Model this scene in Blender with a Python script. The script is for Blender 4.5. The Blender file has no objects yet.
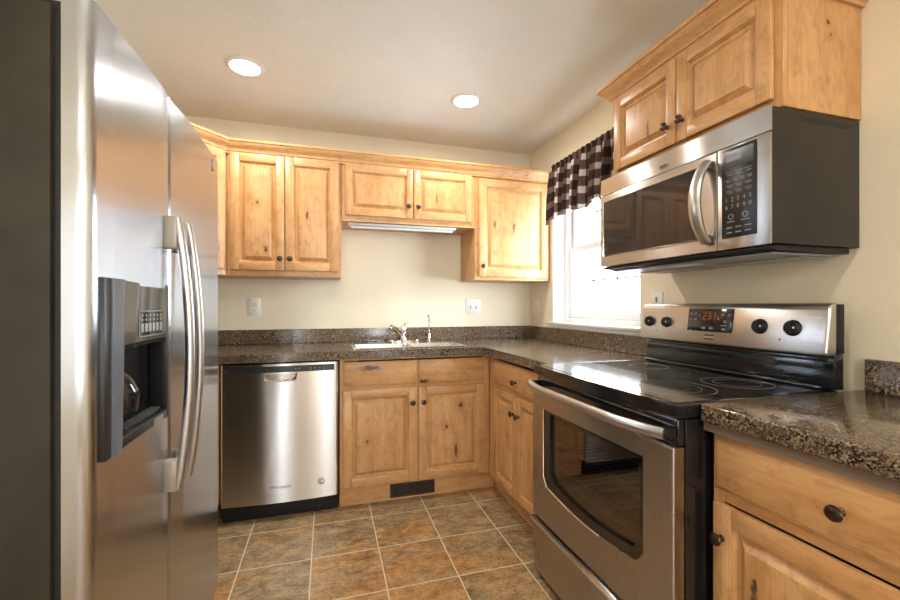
import bpy, bmesh, math, random
from mathutils import Vector, Matrix

random.seed(7)
S = bpy.context.scene
C = S.collection
PI = math.pi

# ------------------------------------------------------------------ camera, light, exposure
cam_d = bpy.data.cameras.new('camera')
cam = bpy.data.objects.new('camera', cam_d)
C.objects.link(cam)
S.camera = cam
cam.location = (-1.617, -3.111, 1.192)
cam.rotation_euler = (PI / 2, 0, math.radians(-16.553))
cam_d.sensor_width = 36.0
cam_d.lens = 414.475 / 900 * 36
cam_d.shift_y = 5.464 / 900
cam_d.clip_start = 0.05

S.view_settings.view_transform = 'Standard'
S.view_settings.look = 'None'
S.view_settings.gamma = 1
S.view_settings.use_curve_mapping = False
S.view_settings.exposure = 0.45

world = bpy.data.worlds.new('world')
S.world = world
world.use_nodes = True
bg = world.node_tree.nodes['Background']
bg.inputs[0].default_value = (0.92, 0.96, 1.0, 1)
bg.inputs[1].default_value = 19.0

CEIL = 2.444
XL = -2.82          # left wall
YB = -6.6           # wall behind the camera

def area(name, loc, rot, sx, sy, power, col, portal=False, shape='RECTANGLE'):
    l = bpy.data.lights.new(name, 'AREA')
    l.shape = shape
    l.size = sx
    if shape == 'RECTANGLE':
        l.size_y = sy
    l.energy = power
    l.color = col
    if portal:
        l.cycles.is_portal = True
    o = bpy.data.objects.new(name, l)
    C.objects.link(o)
    o.location = loc
    o.rotation_euler = rot
    return o

area('window_portal', (0.20, -0.815, 1.60), (0, PI / 2, 0), 1.06, 0.9, 0, (1, 1, 1), True)
area('rear_window_portal', (-2.44, YB - 0.16, 1.25), (PI / 2, 0, 0), 0.44, 1.95, 0, (1, 1, 1), True)
area('rear_window_portal', (-0.47, YB - 0.16, 1.25), (PI / 2, 0, 0), 0.38, 1.95, 0, (1, 1, 1), True)

LAMPS = [(-2.027, -0.727), (-0.803, -0.717), (-1.415, -2.75), (-1.415, -4.9)]  # last pair is out of view, added to light the room
LAMP_W = 7.5
LAMP_C = (1.0, 0.94, 0.86)
for (lx, ly) in LAMPS:
    area('recessed_lamp', (lx, ly, CEIL - 0.035), (0, 0, 0), 0.13, 0.13, LAMP_W, LAMP_C, shape='DISK')

# ------------------------------------------------------------------ materials
def srgb(r, g, b):
    f = lambda c: (c / 255 / 12.92) if c / 255 <= 0.04045 else ((c / 255 + 0.055) / 1.055) ** 2.4
    return (f(r), f(g), f(b), 1)

def newmat(name):
    m = bpy.data.materials.new(name)
    m.use_nodes = True
    nt = m.node_tree
    return m, nt, nt.nodes['Principled BSDF']

def N(nt, kind, **kw):
    n = nt.nodes.new(kind)
    for k, v in kw.items():
        if k.startswith('i_'):
            n.inputs[k[2:]].default_value = v
        else:
            setattr(n, k, v)
    return n

def mth(nt, op, a, b=None, c=None, clamp=False):
    n = nt.nodes.new('ShaderNodeMath')
    n.operation = op
    n.use_clamp = clamp
    for i, v in enumerate((a, b, c)):
        if v is None:
            continue
        if isinstance(v, (int, float)):
            n.inputs[i].default_value = v
        else:
            nt.links.new(v, n.inputs[i])
    return n.outputs[0]

def ramp(nt, fac, stops, interp='LINEAR'):
    n = nt.nodes.new('ShaderNodeValToRGB')
    cr = n.color_ramp
    cr.interpolation = interp
    while len(cr.elements) < len(stops):
        cr.elements.new(0.5)
    for e, (p, col) in zip(cr.elements, stops):
        e.position = p
        e.color = col
    nt.links.new(fac, n.inputs[0])
    return n.outputs[0]

def mixc(nt, fac, a, b, mode='MIX'):
    n = nt.nodes.new('ShaderNodeMix')
    n.data_type = 'RGBA'
    n.blend_type = mode
    for sock, v in ((n.inputs[0], fac), (n.inputs[6], a), (n.inputs[7], b)):
        if isinstance(v, (int, float)):
            sock.default_value = v
        elif isinstance(v, tuple):
            sock.default_value = v
        else:
            nt.links.new(v, sock)
    return n.outputs[2]

def simple(name, col, rough=0.5, metal=0.0, coat=0.0, spec=0.5, noise=0.0, nscale=40, bump=0.0, bscale=200, emit=None, estr=0):
    m, nt, b = newmat(name)
    b.inputs['Roughness'].default_value = rough
    b.inputs['Metallic'].default_value = metal
    b.inputs['Coat Weight'].default_value = coat
    b.inputs['Specular IOR Level'].default_value = spec
    geo = N(nt, 'ShaderNodeNewGeometry')
    nz = N(nt, 'ShaderNodeTexNoise', i_Scale=nscale, i_Detail=4.0)
    nt.links.new(geo.outputs['Position'], nz.inputs['Vector'])
    amt = max(noise, 0.02)
    lo = tuple(c * (1 - amt) for c in col[:3]) + (1,)
    hi = tuple(min(1, c * (1 + amt)) for c in col[:3]) + (1,)
    nt.links.new(ramp(nt, nz.outputs['Fac'], [(0.3, lo), (0.7, hi)]), b.inputs['Base Color'])
    if bump:
        nb = N(nt, 'ShaderNodeTexNoise', i_Scale=bscale, i_Detail=3.0)
        nt.links.new(geo.outputs['Position'], nb.inputs['Vector'])
        bp = N(nt, 'ShaderNodeBump', i_Strength=bump, i_Distance=0.002)
        nt.links.new(nb.outputs['Fac'], bp.inputs['Height'])
        nt.links.new(bp.outputs[0], b.inputs['Normal'])
    if emit:
        b.inputs['Emission Color'].default_value = emit
        b.inputs['Emission Strength'].default_value = estr
    return m

WOOD_A = (0.66, 0.392, 0.180, 1)
WOOD_B = (0.54, 0.275, 0.100, 1)
WOOD_C = (0.33, 0.135, 0.042, 1)
# knots of the boards: centre, half-size across grain, half-size along grain
KNOTS = [
    ((-2.027, -0.34, 1.825), 0.008, 0.012), ((-1.976, -0.34, 1.539), 0.009, 0.017), ((-1.737, -0.34, 1.764), 0.007, 0.030),
    ((-0.887, -0.34, 1.934), 0.006, 0.032), ((-0.455, -0.34, 1.771), 0.007, 0.026), ((-0.305, -0.34, 1.758), 0.008, 0.034),
    ((-1.372, -0.63, 0.822), 0.015, 0.060), ((-1.39, -0.63, 0.387), 0.009, 0.013), ((-0.84, -0.63, 0.285), 0.009, 0.040),
    ((-0.807, -0.63, 0.565), 0.012, 0.018), ((-0.90, -0.63, 0.44), 0.010, 0.014), ((-1.045, -0.63, 0.722), 0.016, 0.030),
    ((-0.358, -1.712, 1.911), 0.006, 0.032), ((-0.152, -2.228, 2.056), 0.007, 0.010), ((-0.139, -2.228, 2.021), 0.004, 0.006),
    ((-0.208, -0.35, 2.152), 0.010, 0.016), ((-0.63, -2.36, 0.50), 0.008, 0.03), ((-0.63, -0.93, 0.45), 0.006, 0.03),
]

def wood(name, axis):
    m, nt, b = newmat(name)
    geo = N(nt, 'ShaderNodeNewGeometry')
    oi = N(nt, 'ShaderNodeObjectInfo')
    off = N(nt, 'ShaderNodeVectorMath', operation='SCALE')
    off.inputs[0].default_value = (3.1, 2.3, 4.7)
    nt.links.new(oi.outputs['Random'], off.inputs['Scale'])
    add = N(nt, 'ShaderNodeVectorMath', operation='ADD')
    nt.links.new(geo.outputs['Position'], add.inputs[0])
    nt.links.new(off.outputs[0], add.inputs[1])
    def mapped(sc_along, sc_across):
        mp = N(nt, 'ShaderNodeMapping')
        sc = [sc_across] * 3
        sc[axis] = sc_along
        mp.inputs['Scale'].default_value = sc
        nt.links.new(add.outputs[0], mp.inputs['Vector'])
        return mp.outputs[0]
    n1 = N(nt, 'ShaderNodeTexNoise', i_Scale=1.0, i_Detail=5.0, i_Distortion=1.2)
    nt.links.new(mapped(1.3, 9.0), n1.inputs['Vector'])
    n2 = N(nt, 'ShaderNodeTexNoise', i_Scale=1.0, i_Detail=3.0, i_Distortion=0.4)
    nt.links.new(mapped(4.0, 110.0), n2.inputs['Vector'])
    n3 = N(nt, 'ShaderNodeTexNoise', i_Scale=1.0, i_Detail=6.0, i_Distortion=0.6, i_Roughness=0.65)
    nt.links.new(mapped(14.0, 26.0), n3.inputs['Vector'])
    base = ramp(nt, n1.outputs['Fac'], [(0.30, WOOD_A), (0.52, tuple(0.6 * a + 0.4 * c for a, c in zip(WOOD_A, WOOD_B))), (0.72, WOOD_B)])
    base = mixc(nt, mth(nt, 'MULTIPLY', ramp(nt, n3.outputs['Fac'], [(0.48, (0, 0, 0, 1)), (0.74, (1, 1, 1, 1))]), 0.6), base, WOOD_C)
    base = mixc(nt, 0.20, base, ramp(nt, n2.outputs['Fac'], [(0.35, (0.45, 0.42, 0.40, 1)), (0.6, (1, 1, 1, 1))]), 'MULTIPLY')
    nk = N(nt, 'ShaderNodeTexNoise', i_Scale=70.0, i_Detail=3.0)
    nt.links.new(geo.outputs['Position'], nk.inputs['Vector'])
    wob = mth(nt, 'MULTIPLY', mth(nt, 'SUBTRACT', nk.outputs['Fac'], 0.5), 1.8)
    best = None
    for (k, ra, rl) in KNOTS:
        s = N(nt, 'ShaderNodeVectorMath', operation='SUBTRACT')
        nt.links.new(geo.outputs['Position'], s.inputs[0])
        s.inputs[1].default_value = k
        q = N(nt, 'ShaderNodeVectorMath', operation='MULTIPLY')
        nt.links.new(s.outputs[0], q.inputs[0])
        sc = [1 / (1.35 * ra)] * 3
        sc[axis] = 1 / (1.25 * rl)
        q.inputs[1].default_value = sc
        ln = N(nt, 'ShaderNodeVectorMath', operation='LENGTH')
        nt.links.new(q.outputs[0], ln.inputs[0])
        best = ln.outputs['Value'] if best is None else mth(nt, 'MINIMUM', best, ln.outputs['Value'])
    d = mth(nt, 'ADD', best, wob)
    halo = ramp(nt, mth(nt, 'DIVIDE', d, 4.0), [(0.15, (0.6, 0.6, 0.6, 1)), (0.75, (0, 0, 0, 1))])
    base = mixc(nt, halo, base, (0.42, 0.20, 0.07, 1))
    core = ramp(nt, d, [(0.45, (1, 1, 1, 1)), (1.0, (0, 0, 0, 1))])
    base = mixc(nt, mth(nt, 'MULTIPLY', core, 0.88), base, (0.045, 0.02, 0.01, 1))
    nt.links.new(base, b.inputs['Base Color'])
    b.inputs['Roughness'].default_value = 0.36
    b.inputs['Specular IOR Level'].default_value = 0.45
    bp = N(nt, 'ShaderNodeBump', i_Strength=0.10, i_Distance=0.001)
    nt.links.new(n2.outputs['Fac'], bp.inputs['Height'])
    nt.links.new(bp.outputs[0], b.inputs['Normal'])
    return m

WV = wood('knotty alder, grain upright', 2)
WX = wood('knotty alder, grain along x', 0)
WY = wood('knotty alder, grain along y', 1)

def steel(name, col=(0.58, 0.565, 0.55), rough=0.30, aniso=0.96, streak_axis='h', var=0.06, rot=0.25):
    m, nt, b = newmat(name)
    b.inputs['Metallic'].default_value = 1.0
    b.inputs['Roughness'].default_value = rough
    b.inputs['Anisotropic'].default_value = aniso
    b.inputs['Anisotropic Rotation'].default_value = rot
    tg = N(nt, 'ShaderNodeTangent', direction_type='RADIAL', axis='Z')
    nt.links.new(tg.outputs[0], b.inputs['Tangent'])
    geo = N(nt, 'ShaderNodeNewGeometry')
    mp = N(nt, 'ShaderNodeMapping')
    mp.inputs['Scale'].default_value = (3, 3, 900) if streak_axis == 'h' else (700, 700, 3)
    nt.links.new(geo.outputs['Position'], mp.inputs['Vector'])
    nz = N(nt, 'ShaderNodeTexNoise', i_Scale=1.0, i_Detail=2.0)
    nt.links.new(mp.outputs[0], nz.inputs['Vector'])
    c0 = tuple(c * (1 - var) for c in col) + (1,)
    c1 = tuple(min(1, c * (1 + var)) for c in col) + (1,)
    nt.links.new(ramp(nt, nz.outputs['Fac'], [(0.3, c0), (0.7, c1)]), b.inputs['Base Color'])
    nz2 = N(nt, 'ShaderNodeTexNoise', i_Scale=2.5, i_Detail=3.0)
    nt.links.new(geo.outputs['Position'], nz2.inputs['Vector'])
    nt.links.new(mth(nt, 'ADD', mth(nt, 'MULTIPLY', nz2.outputs['Fac'], 0.08), rough - 0.04), b.inputs['Roughness'])
    return m

STEEL = steel('brushed stainless steel')
STEEL_F = steel('brushed stainless fridge doors', (0.54, 0.58, 0.64), 0.23, 0.9, 'v', 0.03, 0.0)
STEEL_R = steel('brushed stainless range', (0.42, 0.40, 0.385), 0.28, 0.9)
STEEL_H = simple('satin steel handle', (0.52, 0.51, 0.50, 1), 0.33, 1.0)
CHROME = simple('chrome', (0.82, 0.82, 0.83, 1), 0.08, 1.0)
SINKSTEEL = simple('sink steel', (0.50, 0.49, 0.47, 1), 0.25, 1.0)
BLACKG = simple('glossy black enamel', (0.008, 0.009, 0.011, 1), 0.10, 0, 0.3)
BLACKM = simple('matt black', (0.008, 0.008, 0.009, 1), 0.5, spec=0.3)
BLACKP = simple('black textured plastic', (0.010, 0.011, 0.013, 1), 0.34, bump=0.15, bscale=600)
GLASSTOP = simple('black ceramic glass', (0.006, 0.007, 0.010, 1), 0.13, 0, 0.6, noise=0.1)
RINGM = simple('printed burner ring', (0.22, 0.22, 0.23, 1), 0.25)
CASE = simple('dark grey textured fridge side', (0.026, 0.023, 0.015, 1), 0.55, spec=0.3, noise=0.3, nscale=10, bump=0.2, bscale=500)
MWCASE = simple('dark grey painted microwave case', (0.024, 0.021, 0.018, 1), 0.42, spec=0.3, noise=0.12, nscale=25)
GREYPL = simple('grey plastic', (0.30, 0.30, 0.30, 1), 0.4)
LABEL = simple('pale print', (0.36, 0.37, 0.38, 1), 0.5)
WHITEPL = simple('white plastic', (0.80, 0.79, 0.76, 1), 0.35)
WHITEPT = simple('white painted trim', (0.80, 0.79, 0.76, 1), 0.35)
VINYL = simple('white vinyl sash', (0.78, 0.80, 0.82, 1), 0.3)
BRONZE = simple('dark bronze knob', (0.085, 0.055, 0.043, 1), 0.28, 0.9)
WALL = simple('cream wall paint', (0.82, 0.74, 0.575, 1), 0.55, noise=0.02, nscale=6, bump=0.35, bscale=90)
CEILM = simple('white ceiling paint with orange peel', (0.80, 0.80, 0.75, 1), 0.7, noise=0.02, nscale=5, bump=1.0, bscale=55)
RUBBER = simple('black rubber', (0.006, 0.006, 0.006, 1), 0.5)
LENS = simple('lit lamp lens', (0.9, 0.88, 0.8, 1), 0.4, emit=(1.0, 0.93, 0.82, 1), estr=12)
AMBER = simple('amber display segments', (0.25, 0.07, 0.01, 1), 0.4, emit=(1.0, 0.30, 0.05, 1), estr=0.15)
TUBE = simple('white fluorescent fixture', (0.62, 0.64, 0.64, 1), 0.3)
UNDER = simple('brown counter build-up strip', (0.17, 0.118, 0.088, 1), 0.5)
VENT = simple('dark bronze vent', (0.05, 0.035, 0.02, 1), 0.4, 0.3)
SHADEIN = simple('dark oven cavity enamel', (0.07, 0.055, 0.05, 1), 0.35)
GREASE = simple('aluminium mesh filter', (0.42, 0.42, 0.40, 1), 0.45, 0.8, noise=0.5, nscale=400)
SCREEN = simple('microwave display', (0.03, 0.035, 0.04, 1), 0.12)

def glassmat(name, tint, refl=0.12, rough=0.02):
    m = bpy.data.materials.new(name)
    m.use_nodes = True
    nt = m.node_tree
    nt.nodes.clear()
    out = N(nt, 'ShaderNodeOutputMaterial')
    tr = N(nt, 'ShaderNodeBsdfTransparent')
    tr.inputs[0].default_value = tint
    gl = N(nt, 'ShaderNodeBsdfGlossy')
    gl.inputs['Roughness'].default_value = rough
    gl.inputs[0].default_value = (1, 1, 1, 1)
    fr = N(nt, 'ShaderNodeLayerWeight', i_Blend=0.25)
    mx = N(nt, 'ShaderNodeMixShader')
    nt.links.new(mth(nt, 'ADD', mth(nt, 'MULTIPLY', fr.outputs['Fresnel'], 0.6), refl, clamp=True), mx.inputs[0])
    nt.links.new(tr.outputs[0], mx.inputs[1])
    nt.links.new(gl.outputs[0], mx.inputs[2])
    nt.links.new(mx.outputs[0], out.inputs[0])
    return m

PANE = glassmat('clear window glass', (0.96, 0.98, 1, 1), 0.02)
OVENGLASS = glassmat('smoked oven glass', (0.60, 0.56, 0.55, 1), 0.03)
MWGLASS = simple('dark screened microwave glass', (0.018, 0.020, 0.027, 1), 0.06, 0, 0.25, spec=0.6)

def granite():
    m, nt, b = newmat('brown speckled granite')
    geo = N(nt, 'ShaderNodeNewGeometry')
    nz = N(nt, 'ShaderNodeTexNoise', i_Scale=60.0, i_Detail=3.0)
    nt.links.new(geo.outputs['Position'], nz.inputs['Vector'])
    dis = N(nt, 'ShaderNodeVectorMath', operation='SCALE')
    nt.links.new(nz.outputs['Color'], dis.inputs[0])
    dis.inputs['Scale'].default_value = 0.006
    ad = N(nt, 'ShaderNodeVectorMath', operation='ADD')
    nt.links.new(geo.outputs['Position'], ad.inputs[0])
    nt.links.new(dis.outputs[0], ad.inputs[1])
    v1 = N(nt, 'ShaderNodeTexVoronoi', i_Scale=230.0)
    nt.links.new(ad.outputs[0], v1.inputs['Vector'])
    sp = N(nt, 'ShaderNodeSeparateColor')
    nt.links.new(v1.outputs['Color'], sp.inputs[0])
    c1 = ramp(nt, sp.outputs[0], [(0.0, (0.010, 0.008, 0.007, 1)), (0.28, (0.055, 0.035, 0.020, 1)), (0.44, (0.12, 0.080, 0.046, 1)),
                                  (0.66, (0.20, 0.155, 0.092, 1)), (0.80, (0.29, 0.215, 0.135, 1)), (0.95, (0.38, 0.31, 0.22, 1))], 'CONSTANT')
    v2 = N(nt, 'ShaderNodeTexVoronoi', i_Scale=420.0)
    nt.links.new(ad.outputs[0], v2.inputs['Vector'])
    sp2 = N(nt, 'ShaderNodeSeparateColor')
    nt.links.new(v2.outputs['Color'], sp2.inputs[0])
    c2 = ramp(nt, sp2.outputs[1], [(0.0, (0.015, 0.012, 0.011, 1)), (0.3, (0.12, 0.08, 0.055, 1)), (0.7, (0.26, 0.19, 0.13, 1))], 'CONSTANT')
    n2 = N(nt, 'ShaderNodeTexNoise', i_Scale=24.0, i_Detail=2.0)
    nt.links.new(geo.outputs['Position'], n2.inputs['Vector'])
    nt.links.new(mixc(nt, ramp(nt, n2.outputs['Fac'], [(0.40, (0, 0, 0, 1)), (0.60, (0.8, 0.8, 0.8, 1))]), c1, c2), b.inputs['Base Color'])
    b.inputs['Roughness'].default_value = 0.13
    b.inputs['Specular IOR Level'].default_value = 0.6
    return m
GRANITE = granite()

def tiles():
    m, nt, b = newmat('slate look floor tile')
    geo = N(nt, 'ShaderNodeNewGeometry')
    sep = N(nt, 'ShaderNodeSeparateXYZ')
    nt.links.new(geo.outputs['Position'], sep.inputs[0])
    P = 0.3130
    tx = mth(nt, 'DIVIDE', mth(nt, 'ADD', sep.outputs[0], 0.747), P)
    ty = mth(nt, 'DIVIDE', mth(nt, 'ADD', sep.outputs[1], 0.745), P)
    fx = mth(nt, 'ABSOLUTE', mth(nt, 'SUBTRACT', mth(nt, 'FRACT', tx), 0.5))
    fy = mth(nt, 'ABSOLUTE', mth(nt, 'SUBTRACT', mth(nt, 'FRACT', ty), 0.5))
    edge = mth(nt, 'MULTIPLY', mth(nt, 'SUBTRACT', 0.5, mth(nt, 'MAXIMUM', fx, fy)), P)
    cid = N(nt, 'ShaderNodeCombineXYZ')
    nt.links.new(mth(nt, 'FLOOR', tx), cid.inputs[0])
    nt.links.new(mth(nt, 'FLOOR', ty), cid.inputs[1])
    wn = N(nt, 'ShaderNodeTexWhiteNoise', noise_dimensions='3D')
    nt.links.new(cid.outputs[0], wn.inputs['Vector'])
    sc = N(nt, 'ShaderNodeVectorMath', operation='SCALE')
    nt.links.new(wn.outputs['Color'], sc.inputs[0])
    sc.inputs['Scale'].default_value = 7.0
    ad = N(nt, 'ShaderNodeVectorMath', operation='ADD')
    nt.links.new(geo.outputs['Position'], ad.inputs[0])
    nt.links.new(sc.outputs[0], ad.inputs[1])
    mp = N(nt, 'ShaderNodeMapping')
    mp.inputs['Scale'].default_value = (1.0, 1.9, 1)
    mp.inputs['Rotation'].default_value = (0, 0, 0.35)
    nt.links.new(ad.outputs[0], mp.inputs['Vector'])
    n1 = N(nt, 'ShaderNodeTexNoise', i_Scale=10.0, i_Detail=12.0, i_Roughness=0.82, i_Distortion=0.6)
    nt.links.new(mp.outputs[0], n1.inputs['Vector'])
    n2 = N(nt, 'ShaderNodeTexNoise', i_Scale=3.0, i_Detail=3.0, i_Distortion=0.5)
    nt.links.new(mp.outputs[0], n2.inputs['Vector'])
    n3 = N(nt, 'ShaderNodeTexNoise', i_Scale=75.0, i_Detail=6.0, i_Roughness=0.75)
    nt.links.new(mp.outputs[0], n3.inputs['Vector'])
    cA = ramp(nt, n1.outputs['Fac'], [(0.30, (0.085, 0.060, 0.032, 1)), (0.42, (0.21, 0.145, 0.078, 1)), (0.50, (0.33, 0.235, 0.130, 1)),
                                      (0.60, (0.48, 0.345, 0.190, 1)), (0.75, (0.62, 0.49, 0.30, 1))])
    cB = ramp(nt, n1.outputs['Fac'], [(0.30, (0.13, 0.070, 0.028, 1)), (0.43, (0.32, 0.17, 0.066, 1)), (0.53, (0.50, 0.275, 0.105, 1)), (0.70, (0.64, 0.43, 0.20, 1))])
    f = mth(nt, 'ADD', mth(nt, 'MULTIPLY', wn.outputs['Value'], 0.30), n2.outputs['Fac'])
    col = mixc(nt, ramp(nt, f, [(0.56, (0, 0, 0, 1)), (0.80, (1, 1, 1, 1))]), cA, cB)
    col = mixc(nt, 0.8, col, ramp(nt, n3.outputs['Fac'], [(0.33, (0.35, 0.33, 0.3, 1)), (0.62, (1.15, 1.15, 1.15, 1))]), 'MULTIPLY')
    g = ramp(nt, mth(nt, 'MULTIPLY', edge, 100.0), [(0.24, (1, 1, 1, 1)), (0.34, (0, 0, 0, 1))])
    col = mixc(nt, g, col, (0.62, 0.52, 0.38, 1))
    nt.links.new(col, b.inputs['Base Color'])
    nt.links.new(mth(nt, 'ADD', mth(nt, 'MULTIPLY', g, 0.4), 0.36), b.inputs['Roughness'])
    h = mth(nt, 'SUBTRACT', mth(nt, 'ADD', mth(nt, 'MULTIPLY', n1.outputs['Fac'], 0.8), mth(nt, 'MULTIPLY', n3.outputs['Fac'], 0.25)), mth(nt, 'MULTIPLY', g, 0.5))
    bp = N(nt, 'ShaderNodeBump', i_Strength=0.55, i_Distance=0.004)
    nt.links.new(h, bp.inputs['Height'])
    nt.links.new(bp.outputs[0], b.inputs['Normal'])
    return m
TILES = tiles()

def check_cloth():
    m, nt, b = newmat('brown and white buffalo check cotton')
    uv = N(nt, 'ShaderNodeUVMap')
    uv.uv_map = 'UVMap'
    sep = N(nt, 'ShaderNodeSeparateXYZ')
    nt.links.new(uv.outputs[0], sep.inputs[0])
    P = 0.100
    a = mth(nt, 'LESS_THAN', mth(nt, 'FRACT', mth(nt, 'DIVIDE', sep.outputs[0], P)), 0.60)
    c = mth(nt, 'LESS_THAN', mth(nt, 'FRACT', mth(nt, 'DIVIDE', sep.outputs[1], P)), 0.60)
    s = mth(nt, 'MULTIPLY', mth(nt, 'ADD', a, c), 0.5)
    col = ramp(nt, s, [(0.0, (0.72, 0.66, 0.62, 1)), (0.25, (0.17, 0.11, 0.095, 1)), (0.75, (0.042, 0.025, 0.023, 1))], 'CONSTANT')
    nz = N(nt, 'ShaderNodeTexNoise', i_Scale=900.0)
    nt.links.new(uv.outputs[0], nz.inputs['Vector'])
    col = mixc(nt, 0.4, col, ramp(nt, nz.outputs['Fac'], [(0.35, (0.6, 0.6, 0.6, 1)), (0.65, (1.1, 1.1, 1.1, 1))]), 'MULTIPLY')
    nt.links.new(col, b.inputs['Base Color'])
    b.inputs['Roughness'].default_value = 0.9
    b.inputs['Specular IOR Level'].default_value = 0.1
    tl = N(nt, 'ShaderNodeBsdfTranslucent')
    nt.links.new(col, tl.inputs[0])
    mx = N(nt, 'ShaderNodeMixShader')
    mx.inputs[0].default_value = 0.18
    nt.links.new(b.outputs[0], mx.inputs[1])
    nt.links.new(tl.outputs[0], mx.inputs[2])
    nt.links.new(mx.outputs[0], nt.nodes['Material Output'].inputs[0])
    return m
CHECK = check_cloth()

# ------------------------------------------------------------------ mesh helpers
def thing(name, label, cat, loc, group=None):
    o = bpy.data.objects.new(name, None)
    o.empty_display_size = 0.05
    C.objects.link(o)
    o.location = loc
    o['label'] = label
    o['category'] = cat
    if group:
        o['group'] = group
    o['_w'] = loc
    return o

WLOC = {}
def wloc(o):
    if o is None:
        return Vector((0, 0, 0))
    v = Vector(o.location)
    if o.parent:
        v = v + wloc(o.parent)
    return v

class MB:
    def __init__(s):
        s.bm = bmesh.new()
        s.mats = []
        s.M = Matrix.Identity(4)
        s.uv = None
    def frame(s, o, u, n, w=(0, 0, 1)):
        """local (a, d, h): a along u, d outward along n, h along w"""
        M = Matrix.Identity(4)
        for i in range(3):
            M[i][0], M[i][1], M[i][2], M[i][3] = u[i], n[i], w[i], o[i]
        s.M = M
        return s
    def mi(s, m):
        if m not in s.mats:
            s.mats.append(m)
        return s.mats.index(m)
    def merge(s, t, mat):
        k = s.mi(mat)
        bmesh.ops.recalc_face_normals(t, faces=t.faces[:])
        vm = [s.bm.verts.new(s.M @ v.co) for v in t.verts]
        t.verts.index_update()
        flip = s.M.determinant() < 0
        for f in t.faces:
            ids = [v.index for v in f.verts]
            if flip:
                ids.reverse()
            try:
                nf = s.bm.faces.new([vm[i] for i in ids])
                nf.material_index = k
                nf.smooth = True
            except ValueError:
                pass
        t.free()
    def box(s, x0, x1, y0, y1, z0, z1, mat, bev=0.0, seg=1):
        t = bmesh.new()
        xs, ys, zs = sorted((x0, x1)), sorted((y0, y1)), sorted((z0, z1))
        v = [t.verts.new((x, y, z)) for z in zs for y in ys for x in xs]
        for f in ((0, 2, 3, 1), (4, 5, 7, 6), (0, 1, 5, 4), (2, 6, 7, 3), (0, 4, 6, 2), (1, 3, 7, 5)):
            t.faces.new([v[i] for i in f])
        if bev:
            bmesh.ops.bevel(t, geom=t.edges[:], offset=bev, segments=seg, affect='EDGES', profile=0.5)
        s.merge(t, mat)
        return s
    def prism(s, pts, h0, h1, mat, fn, bev=0.0, seg=1):
        """polygon pts (a, b) extruded h0..h1; fn(a, b, h) -> xyz in the current frame"""
        t = bmesh.new()
        lo = [t.verts.new(fn(a, b, h0)) for a, b in pts]
        hi = [t.verts.new(fn(a, b, h1)) for a, b in pts]
        n = len(pts)
        t.faces.new(lo)
        t.faces.new(hi)
        for i in range(n):
            t.faces.new((lo[i], lo[(i + 1) % n], hi[(i + 1) % n], hi[i]))
        if bev:
            caps = [e for e in t.edges if (e.verts[0] in lo and e.verts[1] in lo) or (e.verts[0] in hi and e.verts[1] in hi)]
            bmesh.ops.bevel(t, geom=caps, offset=bev, segments=seg, affect='EDGES', profile=0.5)
        s.merge(t, mat)
        return s
    def tube(s, pts, r, mat, n=10, closed=False, flat=(1, 1), up=None):
        t = bmesh.new()
        P = [Vector(p) for p in pts]
        k = len(P)
        R = r if isinstance(r, (list, tuple)) else [r] * k
        rings = []
        prev = None
        for i in range(k):
            if closed:
                d = (P[(i + 1) % k] - P[i - 1]).normalized()
            else:
                d = (P[min(i + 1, k - 1)] - P[max(i - 1, 0)]).normalized()
            if prev is None:
                a = Vector(up) if up else (Vector((0, 0, 1)) if abs(d.z) < 0.9 else Vector((1, 0, 0)))
            else:
                a = prev
            a = (a - d * a.dot(d)).normalized()
            prev = a
            b = d.cross(a)
            rings.append([t.verts.new(P[i] + (a * math.cos(2 * PI * j / n) * flat[0] + b * math.sin(2 * PI * j / n) * flat[1]) * R[i]) for j in range(n)])
        m = k if closed else k - 1
        for i in range(m):
            A, B = rings[i], rings[(i + 1) % k]
            for j in range(n):
                t.faces.new((A[j], A[(j + 1) % n], B[(j + 1) % n], B[j]))
        if not closed:
            t.faces.new(rings[0])
            t.faces.new(rings[-1])
        s.merge(t, mat)
        return s
    def lathe(s, prof, o, ax, mat, n=20):
        """prof: (radius, height) along axis ax from o"""
        t = bmesh.new()
        ax = Vector(ax).normalized()
        a = Vector((0, 0, 1)) if abs(ax.z) < 0.9 else Vector((1, 0, 0))
        a = (a - ax * a.dot(ax)).normalized()
        b = ax.cross(a)
        rings = []
        for (r, h) in prof:
            c = Vector(o) + ax * h
            if r < 1e-5:
                rings.append([t.verts.new(c)])
            else:
                rings.append([t.verts.new(c + (a * math.cos(2 * PI * j / n) + b * math.sin(2 * PI * j / n)) * r) for j in range(n)])
        for i in range(len(rings) - 1):
            A, B = rings[i], rings[i + 1]
            for j in range(n):
                q = (j + 1) % n
                if len(A) == 1 and len(B) == 1:
                    continue
                if len(A) == 1:
                    t.faces.new((A[0], B[q], B[j]))
                elif len(B) == 1:
                    t.faces.new((A[j], A[q], B[0]))
                else:
                    t.faces.new((A[j], A[q], B[q], B[j]))
        if len(rings[0]) > 1:
            t.faces.new(rings[0])
        if len(rings[-1]) > 1:
            t.faces.new(rings[-1])
        s.merge(t, mat)
        return s
    def nested(s, a0, a1, h0, h1, rings, mat, back=0.0):
        """solid slab a0..a1 x h0..h1; rings: (inset, outward depth d); last ring capped"""
        t = bmesh.new()
        L = []
        for (i, d) in [(0.0, back)] + list(rings):
            L.append([t.verts.new(p) for p in ((a0 + i, d, h0 + i), (a1 - i, d, h0 + i), (a1 - i, d, h1 - i), (a0 + i, d, h1 - i))])
        t.faces.new(L[0])
        t.faces.new(L[-1])
        for A, B in zip(L, L[1:]):
            for j in range(4):
                t.faces.new((A[j], A[(j + 1) % 4], B[(j + 1) % 4], B[j]))
        s.merge(t, mat)
        return s
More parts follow.
